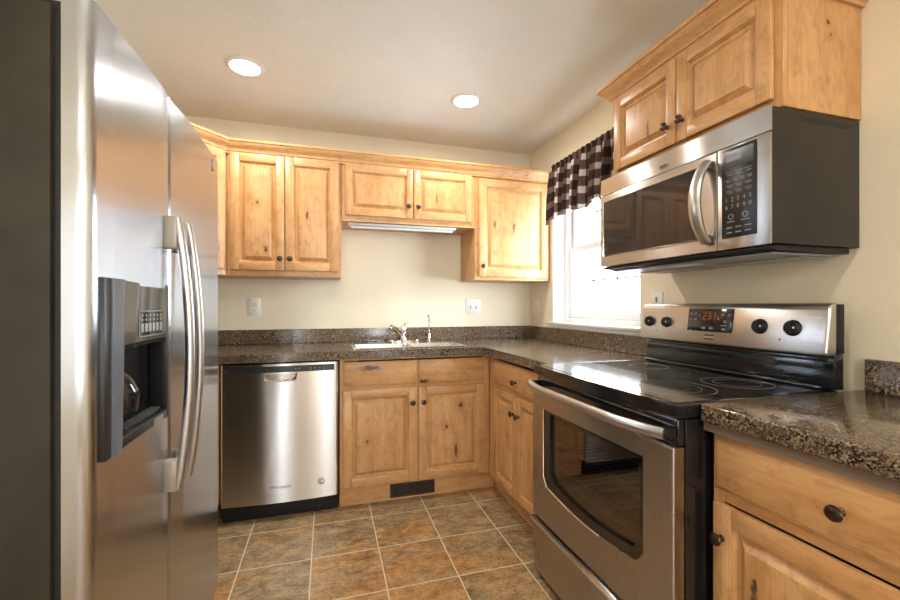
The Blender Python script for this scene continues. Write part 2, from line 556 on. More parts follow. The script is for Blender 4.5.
    def text(s, body, o, u, n, size, mat, depth=0.0006, align='CENTER', shear=0.0):
        cu = bpy.data.curves.new('t', 'FONT')
        cu.body = body
        cu.size = size
        cu.align_x = align
        cu.align_y = 'CENTER'
        cu.extrude = depth
        cu.shear = shear
        cu.resolution_u = 3
        ob = bpy.data.objects.new('t', cu)
        me = bpy.data.meshes.new_from_object(ob)
        u, n = Vector(u), Vector(n)
        w = Vector((0, 0, 1))
        w = (w - n * w.dot(n)).normalized()
        k = s.mi(mat)
        vm = [s.bm.verts.new(Vector(o) + u * v.co.x + w * v.co.y + n * v.co.z) for v in me.vertices]
        for p in me.polygons:
            try:
                f = s.bm.faces.new([vm[i] for i in p.vertices])
                f.material_index = k
            except ValueError:
                pass
        bpy.data.meshes.remove(me)
        bpy.data.objects.remove(ob)
        bpy.data.curves.remove(cu)
        return s
    def build(s, name, parent=None, label=None, kind=None, cat=None, group=None):
        off = wloc(parent)
        for v in s.bm.verts:
            v.co -= off
        me = bpy.data.meshes.new(name)
        s.bm.to_mesh(me)
        s.bm.free()
        for m in s.mats:
            me.materials.append(m)
        me.set_sharp_from_angle(angle=math.radians(38))
        o = bpy.data.objects.new(name, me)
        C.objects.link(o)
        if parent:
            o.parent = parent
        if label:
            o['label'] = label
        if kind:
            o['kind'] = kind
        if cat:
            o['category'] = cat
        if group:
            o['group'] = group
        return o

def cut(o, cutter):
    """boolean difference, baked into the mesh"""
    md = o.modifiers.new('cut', 'BOOLEAN')
    md.operation = 'DIFFERENCE'
    md.solver = 'EXACT'
    md.object = cutter
    bpy.context.view_layer.update()
    dg = bpy.context.evaluated_depsgraph_get()
    me = bpy.data.meshes.new_from_object(o.evaluated_get(dg))
    o.modifiers.clear()
    old = o.data
    o.data = me
    me.name = old.name
    bpy.data.meshes.remove(old)
    for p in me.polygons:
        p.use_smooth = False
    cm = cutter.data
    bpy.data.objects.remove(cutter)
    bpy.data.meshes.remove(cm)

XYZ = lambda a, b, h: (a, b, h)

# ------------------------------------------------------------------ the room
WT = 0.18
MB().box(XL - .1, WT, YB - .2, 0.1, -0.1, 0, TILES).build('floor', kind='structure')
MB().box(XL - .1, WT, YB - .2, 0.1, CEIL, CEIL + .1, CEILM).build('ceiling', kind='structure')
MB().box(XL - .1, WT, 0, 0.1, 0, CEIL, WALL).build('wall_back', kind='structure')
MB().box(XL - .1, XL, YB - .2, 0, 0, CEIL, WALL).build('wall_left', kind='structure')
WY0, WY1, WZ0, WZ1 = -1.270, -0.360, 1.058, 2.13
w = MB()
w.box(0, WT, WY1, 0, 0, CEIL, WALL)
w.box(0, WT, YB - .2, WY0, 0, CEIL, WALL)
w.box(0, WT, WY0, WY1, 0, WZ0, WALL)
w.box(0, WT, WY0, WY1, WZ1, CEIL, WALL)
w.build('wall_right', kind='structure')
RZ0, RZ1 = 0.28, 2.22
REAR = [(-2.66, -2.22), (-0.66, -0.28)]  # unseen windows behind the camera, added for daylight and streaks in the steel
w = MB()
xs_ = [XL] + [v for r_ in REAR for v in r_] + [0]
for i in range(0, len(xs_), 2):
    w.box(xs_[i], xs_[i + 1], YB - .2, YB, 0, CEIL, WALL)
for (a_, b_) in REAR:
    w.box(a_, b_, YB - .2, YB, 0, RZ0, WALL)
    w.box(a_, b_, YB - .2, YB, RZ1, CEIL, WALL)
w.build('wall_rear', kind='structure')

# kitchen window: reveal boards, sashes, muntins, pane, stool
def window_kitchen():
    t = bpy.data.objects.new('window_1', None)
    C.objects.link(t)
    t.location = (0.10, -0.815, WZ0)
    t['kind'] = 'structure'
    f = MB()
    x0, x1 = 0.095, 0.165
    fw = 0.052
    f.box(x0, x1, WY1 - fw, WY1, WZ0, WZ1, VINYL, .004)
    f.box(x0, x1, WY0, WY0 + fw, WZ0, WZ1, VINYL, .004)
    f.box(x0, x1, WY0 + fw, WY1 - fw, WZ0, WZ0 + .045, VINYL, .004)
    f.box(x0, x1, WY0 + fw, WY1 - fw, WZ1 - .045, WZ1, VINYL, .004)
    f.build('window_frame', t)
    sw = 0.042
    a0, a1 = WY0 + fw, WY1 - fw
    zb, zm, zt = WZ0 + .045, 1.60, WZ1 - .045
    for nm, (z0, z1, xa) in (('lower', (zb, zm + .02, 0.108)), ('upper', (zm - .02, zt, 0.133))):
        s = MB()
        xb = xa + .024
        s.box(xa, xb, a0, a0 + sw, z0, z1, VINYL, .003)
        s.box(xa, xb, a1 - sw, a1, z0, z1, VINYL, .003)
        s.box(xa, xb, a0 + sw, a1 - sw, z0, z0 + sw, VINYL, .003)
        s.box(xa, xb, a0 + sw, a1 - sw, z1 - sw, z1, VINYL, .003)
        so = s.build('sash', t)
        g = MB()
        m = MB()
        b0, b1 = a0 + sw, a1 - sw
        for k in (1, 2):
            y = b0 + (b1 - b0) * k / 3
            m.box(xa + .009, xa + .016, y - .007, y + .007, z0 + sw, z1 - sw, VINYL)
        zc = (z0 + z1) / 2
        m.box(xa + .009, xa + .016, b0, b1, zc - .007, zc + .007, VINYL)
        m.build('muntin_grid', so)
        g.box(xa + .017, xa + .020, b0, b1, z0 + sw, z1 - sw, PANE)
        g.build('pane', so)
    r = MB()
    r.box(0.001, 0.095, WY1 - .010, WY1 - .0005, WZ0, WZ1, WHITEPT)
    r.box(0.001, 0.095, WY0 + .0005, WY0 + .010, WZ0, WZ1, WHITEPT)
    r.box(0.001, 0.095, WY0 + .01, WY1 - .01, WZ1 - .010, WZ1 - .0005, WHITEPT)
    r.build('window_reveal', t)
    s = MB()
    s.box(-0.035, 0.095, WY0 - .03, WY1 + .03, WZ0 - .004, WZ0 + .014, WHITEPT, .004, 2)
    s.box(-0.014, -0.0005, WY0 - .02, WY1 + .02, WZ0 - .030, WZ0 - .004, WHITEPT, .003)
    s.build('window_sill', t)
window_kitchen()

def added_rear_window(name, o, u, n, wd):
    t = bpy.data.objects.new(name, None)
    C.objects.link(t)
    t.location = o
    t['kind'] = 'structure'
    f = MB().frame(o, u, n)
    H_ = RZ1 - RZ0
    f.box(0, wd, -.08, -.03, 0, .06, VINYL)
    f.box(0, wd, -.08, -.03, H_ - .06, H_, VINYL)
    f.box(0, .06, -.08, -.03, .06, H_ - .06, VINYL)
    f.box(wd - .06, wd, -.08, -.03, .06, H_ - .06, VINYL)
    if wd > .8:
        f.box(wd / 2 - .03, wd / 2 + .03, -.08, -.03, .06, H_ - .06, VINYL)
    f.build('window_frame', t)
    MB().frame(o, u, n).box(.05, wd - .05, -.058, -.054, .05, H_ - .05, PANE).build('pane', t)
for i, (a_, b_) in enumerate(REAR):
    added_rear_window('window_%d' % (i + 2), (a_, YB, RZ0), (1, 0, 0), (0, 1, 0), b_ - a_)

# ------------------------------------------------------------------ cabinet builders
UB, NB = (1, 0, 0), (0, -1, 0)          # back wall, facing the camera
UR, NR = (0, -1, 0), (-1, 0, 0)         # right wall, facing left
s2 = Vector((0.325, 0.351, 0)).normalized()
UD, ND = (s2.x, s2.y, 0), (s2.y, -s2.x, 0)

def hz(u):
    return WX if abs(u[0]) > abs(u[1]) else WY

def raised_door(name, parent, o, u, n, a0, a1, h0, h1, label=None, sw=0.056):
    sw -= .007
    m = MB().frame(o, u, n)
    H = hz(u)
    t = 0.019
    g = 0.0006
    m.box(a0, a0 + sw, 0.0015, t, h0, h1, WV, .0025, 2)
    m.box(a1 - sw, a1, 0.0015, t, h0, h1, WV, .0025, 2)
    m.box(a0 + sw + g, a1 - sw - g, 0.0015, t, h0, h0 + sw, H, .0025, 2)
    m.box(a0 + sw + g, a1 - sw - g, 0.0015, t, h1 - sw, h1, H, .0025, 2)
    # bead inside the frame, then the raised field
    b = 0.010
    m.nested(a0 + sw - .001, a1 - sw + .001, h0 + sw - .001, h1 - sw + .001,
             [(0, .0145), (.0035, .0140), (b - .002, .0050), (b, .0035), (b + .007, .0035), (b + .009, .0055), (b + .025, .0140), (b + .0265, .0172), (b + .028, .0175)], WV, back=.002)
    return m.build(name, parent, label)

def slab_front(name, parent, o, u, n, a0, a1, h0, h1):
    m = MB().frame(o, u, n)
    m.nested(a0, a1, h0, h1, [(0, .010), (.004, .0135), (.009, .0150), (.012, .0185), (.013, .019)], hz(u), back=.0015)
    return m.build(name, parent)

def knob(parent, o, u, n, a, h, d=0.019):
    m = MB()
    p = Vector(o) + Vector(u) * a + Vector(n) * d + Vector((0, 0, h))
    m.lathe([(.0085, 0), (.0085, .002), (.0055, .005), (.0050, .012), (.0085, .016), (.0150, .019), (.0165, .0225), (.0150, .026), (.010, .0285), (0, .0295)], p, n, BRONZE, 20)
    return m.build('knob', parent)

def carcass(parent, o, u, n, a0, a1, h0, h1, depth, side_mat=WV, top=True):
    """hollow box of boards behind the face plane"""
    m = MB().frame(o, u, n)
    t = 0.016
    d0, d1 = -depth + .002, -.0195
    m.box(a0, a0 + t, d0, d1, h0, h1, side_mat)
    m.box(a1 - t, a1, d0, d1, h0, h1, side_mat)
    m.box(a0 + t, a1 - t, d0, d0 + .008, h0, h1, side_mat)
    m.box(a0 + t, a1 - t, d0 + .008, d1, h0 + .001, h0 + t, side_mat)
    if top:
        m.box(a0 + t, a1 - t, d0 + .008, d1, h1 - t, h1 - .001, side_mat)
    return m.build('carcass', parent)

def face_frame(parent, o, u, n, a0, a1, h0, h1, left, right, bot, topw, mids_v=(), mids_h=()):
    m = MB().frame(o, u, n)
    H = hz(u)
    d0, d1 = -.019, 0
    m.box(a0, a0 + left, d0, d1, h0, h1, WV, .0015)
    m.box(a1 - right, a1, d0, d1, h0, h1, WV, .0015)
    m.box(a0 + left, a1 - right, d0, d1, h0, h0 + bot, H, .0008)
    m.box(a0 + left, a1 - right, d0, d1, h1 - topw, h1, H, .0008)
    for (x, wd, z0, z1) in mids_v:
        m.box(x - wd / 2, x + wd / 2, d0, d1 - .0002, z0, z1, WV, .0008)
    for (z, wd) in mids_h:
        m.box(a0 + left, a1 - right, d0, d1 - .0001, z - wd / 2, z + wd / 2, H, .0008)
    return m.build('face_frame', parent)

# crown profile: (outward, height)
CROWN = [(0, 0), (.010, .000), (.012, .010), (.018, .013), (.020, .022), (.028, .030), (.040, .040), (.050, .050), (.054, .060), (.060, .062), (.062, .074), (.0, .074)]
def crown(parent_or_none, path, normals_z0, mat_for, name, ext=None, **kw):
    """sweep the crown profile along path points (x, y) with mitres; outward is to the right of travel"""
    m = MB()
    P = [Vector((p[0], p[1], 0)) for p in path]
    k = len(P)
    dirs = [(P[i + 1] - P[i]).normalized() for i in range(k - 1)]
    nor = [Vector((d.y, -d.x, 0)) for d in dirs]
    for i in range(k - 1):
        t = bmesh.new()
        ends = []
        for e, j in ((i, i - 1), (i + 1, i + 1)):
            n0 = nor[i]
            if 0 <= j < k - 1:
                mit = (n0 + nor[j])
                mit = mit / (mit.dot(n0))
            else:
                mit = n0
            ends.append([t.verts.new(P[e] + mit * a + Vector((0, 0, normals_z0 + h))) for a, h in CROWN])
        A, B = ends
        L = len(CROWN)
        for q in range(L):
            t.faces.new((A[q], A[(q + 1) % L], B[(q + 1) % L], B[q]))
        t.faces.new(A)
        t.faces.new(B)
        m.merge(t, WX if abs(dirs[i].x) > abs(dirs[i].y) else WY)
    return m.build(name, parent_or_none, **kw)

FU = -0.320      # face plane of the back uppers
UO = (0, FU, 0)
UPT = 2.134      # top of upper cabinet boxes

# --- left double door wall cabinet
c = thing('wall_cabinet', 'tall two-door knotty wood wall cabinet above the dishwasher', 'cabinet', (-1.86, 0, 1.375))
X0, X1 = -2.195, -1.527
carcass(c, UO, UB, NB, X0, X1, 1.375, UPT, .32)
face_frame(c, UO, UB, NB, X0, X1, 1.375, UPT, .03, .03, .045, .03, [(-1.868, .03, 1.42, 2.12)])
d = raised_door('door', c, UO, UB, NB, -2.178, -1.871, 1.410, 2.122); knob(d, UO, UB, NB, -1.896, 1.482)
d = raised_door('door', c, UO, UB, NB, -1.865, -1.545, 1.410, 2.122); knob(d, UO, UB, NB, -1.838, 1.482)

# --- diagonal corner wall cabinet
DO = (-2.2005, FU - .0005, 0)
DW_ = 0.478
c = thing('corner_wall_cabinet', 'diagonal corner wall cabinet showing as a narrow strip beside the refrigerator', 'cabinet', (-2.5, -0.3, 1.375))
p1 = Vector(DO) - Vector(UD) * DW_
m = MB()
nn = Vector(ND) * .0195
q0 = Vector(DO) - nn
q1 = p1 - nn
poly = [(-2.2005, -.002), (-2.2005, q0.y), (q0.x, q0.y), (q1.x, q1.y), (XL + .002, q1.y), (XL + .002, -.002)]
m.prism([poly[0], poly[1], poly[3], poly[4], poly[5]], 1.375, UPT, WV, XYZ)
m.build('carcass', c)
ff = MB().frame(DO, UD, ND)
face_frame(c, DO, UD, ND, -DW_, -.001, 1.375, UPT, .035, .035, .045, .03)
d = raised_door('door', c, DO, UD, ND, -DW_ + .018, -.019, 1.410, 2.122)
knob(d, DO, UD, ND, -DW_ + .05, 1.482)

# --- short cabinet above the sink
c = thing('wall_cabinet', 'short two-door knotty wood wall cabinet above the sink', 'cabinet', (-1.06, 0, 1.745))
X0, X1 = -1.5255, -0.605
carcass(c, UO, UB, NB, X0, X1, 1.745, UPT, .32)
face_frame(c, UO, UB, NB, X0, X1, 1.745, UPT, .03, .03, .045, .03, [(-1.051, .03, 1.78, 2.11)])
d = raised_door('door', c, UO, UB, NB, -1.503, -1.054, 1.783, 2.113, sw=.05); knob(d, UO, UB, NB, -1.088, 1.860)
d = raised_door('door', c, UO, UB, NB, -1.048, -0.631, 1.783, 2.113, sw=.05); knob(d, UO, UB, NB, -1.020, 1.860)

# --- right single door wall cabinet
c = thing('wall_cabinet', 'single-door knotty wood wall cabinet in the corner beside the window', 'cabinet', (-0.3, 0, 1.375))
X0, X1 = -0.6035, -0.003
carcass(c, UO, UB, NB, X0, X1, 1.375, UPT, .32)
face_frame(c, UO, UB, NB, X0, X1, 1.375, UPT, .045, .03, .035, .03)
d = raised_door('door', c, UO, UB, NB, -0.574, -0.022, 1.398, 2.102, sw=.062); knob(d, UO, UB, NB, -0.550, 1.473)

# --- crown along the back wall cabinets
pl = [(-.002, FU - .0005), (-2.2005, FU - .0005), (p1.x, p1.y)]
crown(None, list(reversed(pl)), UPT + .0015 - .021, None, 'crown_molding', label='long wooden crown molding running over the back wall cabinets', cat='crown molding')
# (profile sits on the front of the face frames)

# --- under-cabinet light
c = thing('under_cabinet_light', 'slim white fluorescent light under the short cabinet over the sink', 'light fixture', (-1.09, -0.2, 1.7435))
m = MB(); m.box(-1.480, -0.735, -0.298, -0.235, 1.727, 1.7435, TUBE, .004, 2); m.build('housing', c)
m = MB(); m.tube([(-1.46, -.268, 1.719), (-.755, -.268, 1.719)], .0085, simple('frosted tube diffuser', (.75, .76, .76, 1), .3), 12); m.build('diffuser', c)

# --- base cabinets: sink base
FB = -0.610
BO = (0, FB, 0)
CT0 = 0.879     # underside of granite
c = thing('base_cabinet', 'knotty wood sink base cabinet with two false drawer fronts and two doors', 'cabinet', (-1.08, 0, 0))
X0, X1 = -1.545, -0.6105
carcass(c, BO, UB, NB, X0, X1, .112, CT0 - .001, .61, top=False)
face_frame(c, BO, UB, NB, X0, X1, .112, CT0 - .001, .03, .045, .03, .012, [(-1.083, .04, .14, .86)], [(.703, .03)])
for a0, a1 in ((-1.527, -1.090), (-1.077, -.652)):
    slab_front('false_drawer_front', c, BO, UB, NB, a0, a1, .716, .860)
d = raised_door('door', c, BO, UB, NB, -1.527, -1.090, .128, .694, sw=.055); knob(d, BO, UB, NB, -1.118, .603)
d = raised_door('door', c, BO, UB, NB, -1.077, -.652, .128, .694, sw=.055); knob(d, BO, UB, NB, -1.050, .603)
m = MB(); m.box(-1.545, -.562, -.575, -.560, 0.0005, .1115, WX); m.build('toe_kick', c)
# floor register set in the toe kick
c = thing('floor_register', 'dark slatted heating register set in the toe kick under the sink', 'vent', (-1.10, -.575, .012))
m = MB()
rx0, rx1, rz0, rz1, ry = -1.246, -.965, .014, .100, -.5755
m.box(rx0, rx1, ry - .006, ry, rz0, rz0 + .014, VENT, .002); m.box(rx0, rx1, ry - .006, ry, rz1 - .014, rz1, VENT, .002)
m.box(rx0, rx0 + .014, ry - .006, ry, rz0 + .014, rz1 - .014, VENT, .002); m.box(rx1 - .014, rx1, ry - .006, ry, rz0 + .014, rz1 - .014, VENT, .002)
m.box(rx0 + .012, rx1 - .012, ry - .0010, ry, rz0 + .012, rz1 - .012, RUBBER)
m.build('frame', c)
m = MB()
for k in range(20):
    x = rx0 + .02 + k * (rx1 - rx0 - .04) / 19
    m.box(x - .0022, x + .0022, ry - .005, ry - .001, rz0 + .014, rz1 - .014, VENT)
m.box(rx0 + .014, rx1 - .014, ry - .0055, ry - .003, .055, .059, VENT)
m.build('slats', c)

# corner base on the far left, its front is hidden by the refrigerator
c = thing('base_cabinet', 'narrow wooden corner base cabinet between dishwasher and refrigerator', 'cabinet', (-2.5, 0, 0))
carcass(c, BO, UB, NB, XL + .002, -2.176, .112, CT0 - .001, .61)
face_frame(c, BO, UB, NB, XL + .002, -2.176, .112, CT0 - .001, .03, .02, .03, .03)
raised_door('door', c, BO, UB, NB, XL + .03, -2.19, .128, .850)

# --- right run base (between corner and range)
RO = (-0.610, 0, 0)
c = thing('base_cabinet', 'knotty wood base cabinet with one drawer and two doors between corner and range', 'cabinet', (0, -1.02, 0))
carcass(c, RO, UR, NR, .630, 1.436, .112, CT0 - .001, .609)
face_frame(c, RO, UR, NR, .612, 1.436, .112, CT0 - .001, .095, .05, .03, .012, [(1.050, .03, .14, .70)], [(.703, .03)])
d = slab_front('drawer', c, RO, UR, NR, .726, 1.392, .716, .858); knob(d, RO, UR, NR, 1.045, .770)
d = raised_door('door', c, RO, UR, NR, .726, 1.047, .128, .694, sw=.052); knob(d, RO, UR, NR, 1.016, .592)
d = raised_door('door', c, RO, UR, NR, 1.053, 1.392, .128, .694, sw=.052); knob(d, RO, UR, NR, 1.084, .592)
m = MB(); m.box(-.560, -.545, -1.436, -.560, .0005, .1115, WY); m.build('toe_kick', c)

# --- right foreground base
c = thing('base_cabinet', 'foreground wooden base cabinet with one wide drawer over one door, right of the range', 'cabinet', (0, -2.54, 0))
carcass(c, RO, UR, NR, 2.236, 2.845, .112, CT0 - .001, .609)
face_frame(c, RO, UR, NR, 2.236, 2.845, .112, CT0 - .001, .030, .030, .03, .014, (), [(.690, .03)])
d = slab_front('drawer', c, RO, UR, NR, 2.250, 2.832, .706, .854); knob(d, RO, UR, NR, 2.538, .778)
d = raised_door('door', c, RO, UR, NR, 2.250, 2.832, .128, .672, sw=.058); knob(d, RO, UR, NR, 2.276, .585)
m = MB(); m.box(-.560, -.545, -2.845, -2.236, .0005, .1115, WY); m.build('toe_kick', c)

# --- cabinet above the microwave
MO = (-0.338, 0, 0)
UPM = 2.146
c = thing('wall_cabinet', 'two-door knotty wood wall cabinet mounted above the microwave', 'cabinet', (0, -1.86, 1.78))
carcass(c, MO, UR, NR, 1.490, 2.228, 1.777, UPM, .337)
face_frame(c, MO, UR, NR, 1.490, 2.228, 1.777, UPM, .035, .035, .03, .03, [(1.856, .03, 1.80, 2.12)])
d = raised_door('door', c, MO, UR, NR, 1.503, 1.852, 1.806, 2.128, sw=.052); knob(d, MO, UR, NR, 1.818, 1.878)
d = raised_door('door', c, MO, UR, NR, 1.859, 2.203, 1.806, 2.128, sw=.052); knob(d, MO, UR, NR, 1.888, 1.878)
m = MB(); m.box(-.318, -.310, -2.2365, -2.2285, 1.777, 2.13, WV); 
crown(c, [(-.002, -1.4895), (-.3385, -1.4895), (-.3385, -2.2285), (-.002, -2.2285)][::-1] if False else [(-.002, -1.4895), (-.3385, -1.4895), (-.3385, -2.2285), (-.002, -2.2285)], UPM + .0015 - .021, None, 'crown_molding')

# ------------------------------------------------------------------ counters
CZ0, CZ1 = CT0, 0.927
c = thing('countertop', 'L-shaped brown speckled granite countertop holding the sink', 'countertop', (-1.0, -.3, CZ0))
m = MB()
m.prism([(XL + .002, -.002), (XL + .002, -.65), (-.65, -.65), (-.65, -1.437), (-.002, -1.437), (-.002, -.002)], CZ0, CZ1, GRANITE, XYZ, .006, 3)
top = m.build('slab', c)
SX0, SX1, SY0, SY1 = -1.468, -0.752, -0.560, -0.275
k = MB(); k.box(SX0 + .015, SX1 - .015, SY0 + .015, SY1 - .015, .8, 1.0, GRANITE); kc = k.build('cutter')
cut(top, kc)
m = MB()
m.box(XL + .003, -.002, -.022, -.0025, CZ1 + .0002, 1.026, GRANITE, .002)
m.box(-.022, -.0025, -1.437, -.0225, CZ1 + .0002, 1.026, GRANITE, .002)
m.build('backsplash', c)
c = thing('countertop', 'brown speckled granite countertop in the right foreground, right of the range', 'countertop', (-.3, -2.54, CZ0))
m = MB(); m.box(-.65, -.002, -2.860, -2.229, CZ0, CZ1, GRANITE, .006, 3); m.build('slab', c)
m = MB(); m.box(-.022, -.0025, -2.860, -2.246, CZ1 + .0002, 1.026, GRANITE, .002); m.build('backsplash', c)
m = MB(); m.box(-.640, -.6115, -2.846, -2.232, CZ0 - .023, CZ0 - .0005, UNDER); m.build('build_up_strip', c)

# ------------------------------------------------------------------ sink and taps
c = thing('sink', 'double-bowl stainless steel drop-in sink set in the granite counter', 'sink', (-1.1, -.3, .74))
m = MB()
rz0, rz1 = CZ1 + .0003, CZ1 + .0055
m.box(SX0, SX1, SY0, SY1, rz0, rz1, SINKSTEEL, .0024, 2)
rim = m.build('rim', c)
k = MB()
bowls = [(SX0 + .028, -1.120, SY0 + .024, SY1 - .024), (-1.092, SX1 - .028, SY0 + .024, SY1 - .024)]
for (a, b_, y0, y1) in bowls:
    k.box(a, b_, y0, y1, .9, 1.0, SINKSTEEL)
cut(rim, k.build('cutter'))
for (a, b_, y0, y1) in bowls:
    m = MB()
    t = bmesh.new()
    L = []
    for (i, z) in [(-.0035, rz1 - .0002), (.0, rz1 - .001), (.006, .90), (.016, .765), (.035, .748), (.16, .744)]:
        L.append([t.verts.new(p) for p in ((a + i, y0 + i, z), (b_ - i, y0 + i, z), (b_ - i, y1 - i, z), (a + i, y1 - i, z))])
    for (i, z) in [(.15, .740), (.03, .744), (.012, .760), (.002, .90), (-.003, rz0 + .001)]:
        L.append([t.verts.new(p) for p in ((a + i, y0 + i, z), (b_ - i, y0 + i, z), (b_ - i, y1 - i, z), (a + i, y1 - i, z))])
    n_ = len(L)
    for q in range(n_):
        A, B = L[q], L[(q + 1) % n_]
        if q == 5:
            continue
        for j in range(4):
            t.faces.new((A[j], A[(j + 1) % 4], B[(j + 1) % 4], B[j]))
    t.faces.new(L[5]); t.faces.new(L[6])
    m.merge(t, SINKSTEEL)
    bo = m.build('bowl', c)
    m = MB(); m.lathe([(.038, 0), (.038, .003), (.030, .004), (.028, .001), (0, .001)], ((a + b_) / 2, (y0 + y1) / 2, .7445), (0, 0, 1), CHROME); m.build('drain', bo)

c = thing('faucet', 'chrome single-lever faucet on an oval base plate behind the sink', 'faucet', (-1.08, -.105, CZ1))
z = CZ1 + .0003
m = MB()
pts = []
for i in range(28):
    a = 2 * PI * i / 28
    pts.append((-1.080 + .118 * math.copysign(abs(math.cos(a)) ** .6, math.cos(a)), -.105 + .028 * math.copysign(abs(math.sin(a)) ** .8, math.sin(a))))
m.prism(pts, z, z + .012, CHROME, XYZ, .003, 2); m.build('base_plate', c)
m = MB(); m.lathe([(.027, 0), (.025, .01), (.022, .03), (.022, .062), (.025, .068), (.025, .085), (.020, .100), (.010, .108), (0, .110)], (-1.080, -.105, z + .012), (0, 0, 1), CHROME); m.build('faucet_body', c)
m = MB()
m.tube([(-1.090, -.112, z + .05), (-1.115, -.150, z + .078), (-1.150, -.205, z + .108), (-1.180, -.250, z + .122), (-1.197, -.278, z + .120), (-1.203, -.288, z + .105)], [.015, .0145, .013, .0125, .012, .012], CHROME, 14)
m.build('spout', c)
m = MB()
m.tube([(-1.080, -.105, z + .112), (-1.075, -.098, z + .122), (-1.062, -.085, z + .134), (-1.045, -.070, z + .142)], [.009, .010, .009, .007], CHROME, 10, flat=(.6, 1.2))
m.build('lever', c)

c = thing('filter_tap', 'slim chrome gooseneck filter tap right of the main faucet', 'tap', (-.885, -.105, CZ1))
m = MB(); m.lathe([(.020, 0), (.020, .005), (.012, .010), (.012, .045), (.009, .050), (.0075, .06)], (-.885, -.100, z), (0, 0, 1), CHROME); m.build('base', c)
m = MB()
pts = [(-.885, -.100, z + .055), (-.885, -.100, z + .12), (-.887, -.102, z + .165)]
for k_ in range(1, 9):
    a = PI * k_ / 8 * 1.05
    pts.append((-.887 - .014 * (1 - math.cos(a)), -.102 - .024 * (1 - math.cos(a)), z + .165 + .032 * math.sin(a)))
m.tube(pts, .0055, CHROME, 10); m.build('gooseneck', c)
m = MB(); m.tube([(-.885, -.100, z + .040), (-.904, -.106, z + .046), (-.918, -.110, z + .060)], [.006, .005, .006], BLACKG, 8); m.build('lever', c)

# ------------------------------------------------------------------ dishwasher
c = thing('dishwasher', 'stainless steel dishwasher under the granite counter left of the sink cabinet', 'dishwasher', (-1.86, 0, 0))
DX0, DX1 = -2.166, -1.553
m = MB(); m.box(DX0 + .004, DX1 - .004, -.600, -.03, .10, .866, BLACKM); m.build('tub', c)
m = MB(); m.box(DX0 + .004, DX1 - .004, -.585, -.560, .001, .098, BLACKM); m.box(DX0 + .004, DX1 - .004, -.6, -.585, .03, .098, BLACKM); m.build('toe_panel', c)
def bow(x, x0, x1, amt, e=.010):
    amt = .018
    s_ = (x - x0) / (x1 - x0) * 2 - 1
    r = amt * (1 - s_ * s_)
    return r
m = MB()
hx0, hx1 = -1.945, -1.780
def dwf(x, off=0.0):
    e_ = min(x - DX0, DX1 - x)
    return -.622 - bow(x, DX0, DX1, .018) + .006 * (1 - min(1, max(0, e_) / .010)) ** 2 + off
def dws(m, x0, x1, z0, z1, mat, off=0.0, back=-.602):
    n = max(3, int((x1 - x0) / .004))
    xs = [x0 + (x1 - x0) * i / n for i in range(n + 1)]
    m.prism([(x0, back)] + [(x, dwf(x, off)) for x in xs] + [(x1, back)], z0, z1, mat, XYZ)
m = MB()
dws(m, DX0, DX1, .098, .772, STEEL)
dws(m, DX0, hx0, .772, .820, STEEL); dws(m, hx1, DX1, .772, .820, STEEL); dws(m, hx0, hx1, .812, .820, STEEL)
dws(m, DX0, DX0 + .024, .820, .856, STEEL); dws(m, DX1 - .022, DX1, .820, .856, STEEL)
dws(m, DX0, DX1, .856, .868, STEEL)
door = m.build('door', c)
m = MB(); dws(m, hx0 + .0005, hx1 - .0005, .7725, .8115, simple('glossy steel pocket', (.55, .54, .53, 1), .15, 1.0), .016)  # even glossy steel lining the handle recess
m.build('handle_pocket', c)
m = MB()
dws(m, DX0 + .0245, DX1 - .0225, .8205, .8555, simple('charcoal control strip', (.030, .031, .033, 1), .25), .0015)
cp = m.build('control_panel', c)
m = MB()
for x in (-1.705, -1.680, -1.655, -1.635):
    m.text('o', (x, -.6395, .841), (1, 0, 0), (0, -1, 0), .014, LABEL)
    m.box(x - .006, x + .006, -.6385, -.636, .8285, .8300, LABEL)
for x in (-1.785, -1.765):
    m.box(x - .006, x + .006, -.6415, -.639, .838, .8395, LABEL)
m.build('indicator_lights', cp)
m = MB()
pts = [((hx0 + hx1) / 2 + (hx1 - hx0) / 2 * math.copysign(abs(math.cos(PI * i / 16)) ** .45, math.cos(PI * i / 16)), -.6385, .812 - .040 * math.sin(PI * i / 16) ** .6) for i in range(17)]
m.tube(pts, .0045, CHROME, 8)
m.build('handle', c, label='chrome-lipped pocket handle')
m = MB(); m.text('Whirlpool', (-1.866, -.6405, .186), (1, 0, 0), (0, -1, 0), .026, simple('dark grey print', (.05, .05, .05, 1), .4), shear=.1); m.build('brand_lettering', c)
m = MB()
PRINT = simple('dark badge print', (.04, .04, .045, 1), .4)
bc = (-1.648, -.6355, .190)
m.tube([(bc[0] + .017 * math.cos(2 * PI * i / 24), bc[1], bc[2] + .017 * math.sin(2 * PI * i / 24)) for i in range(24)], .0018, PRINT, 6, closed=True)
m.tube([(bc[0] + .008 * math.cos(a), bc[1], bc[2] + .008 * math.sin(a)) for a in [PI * .25 + PI * 1.5 * i / 12 for i in range(13)]], .0022, PRINT, 6)
m.build('round_badge', c)

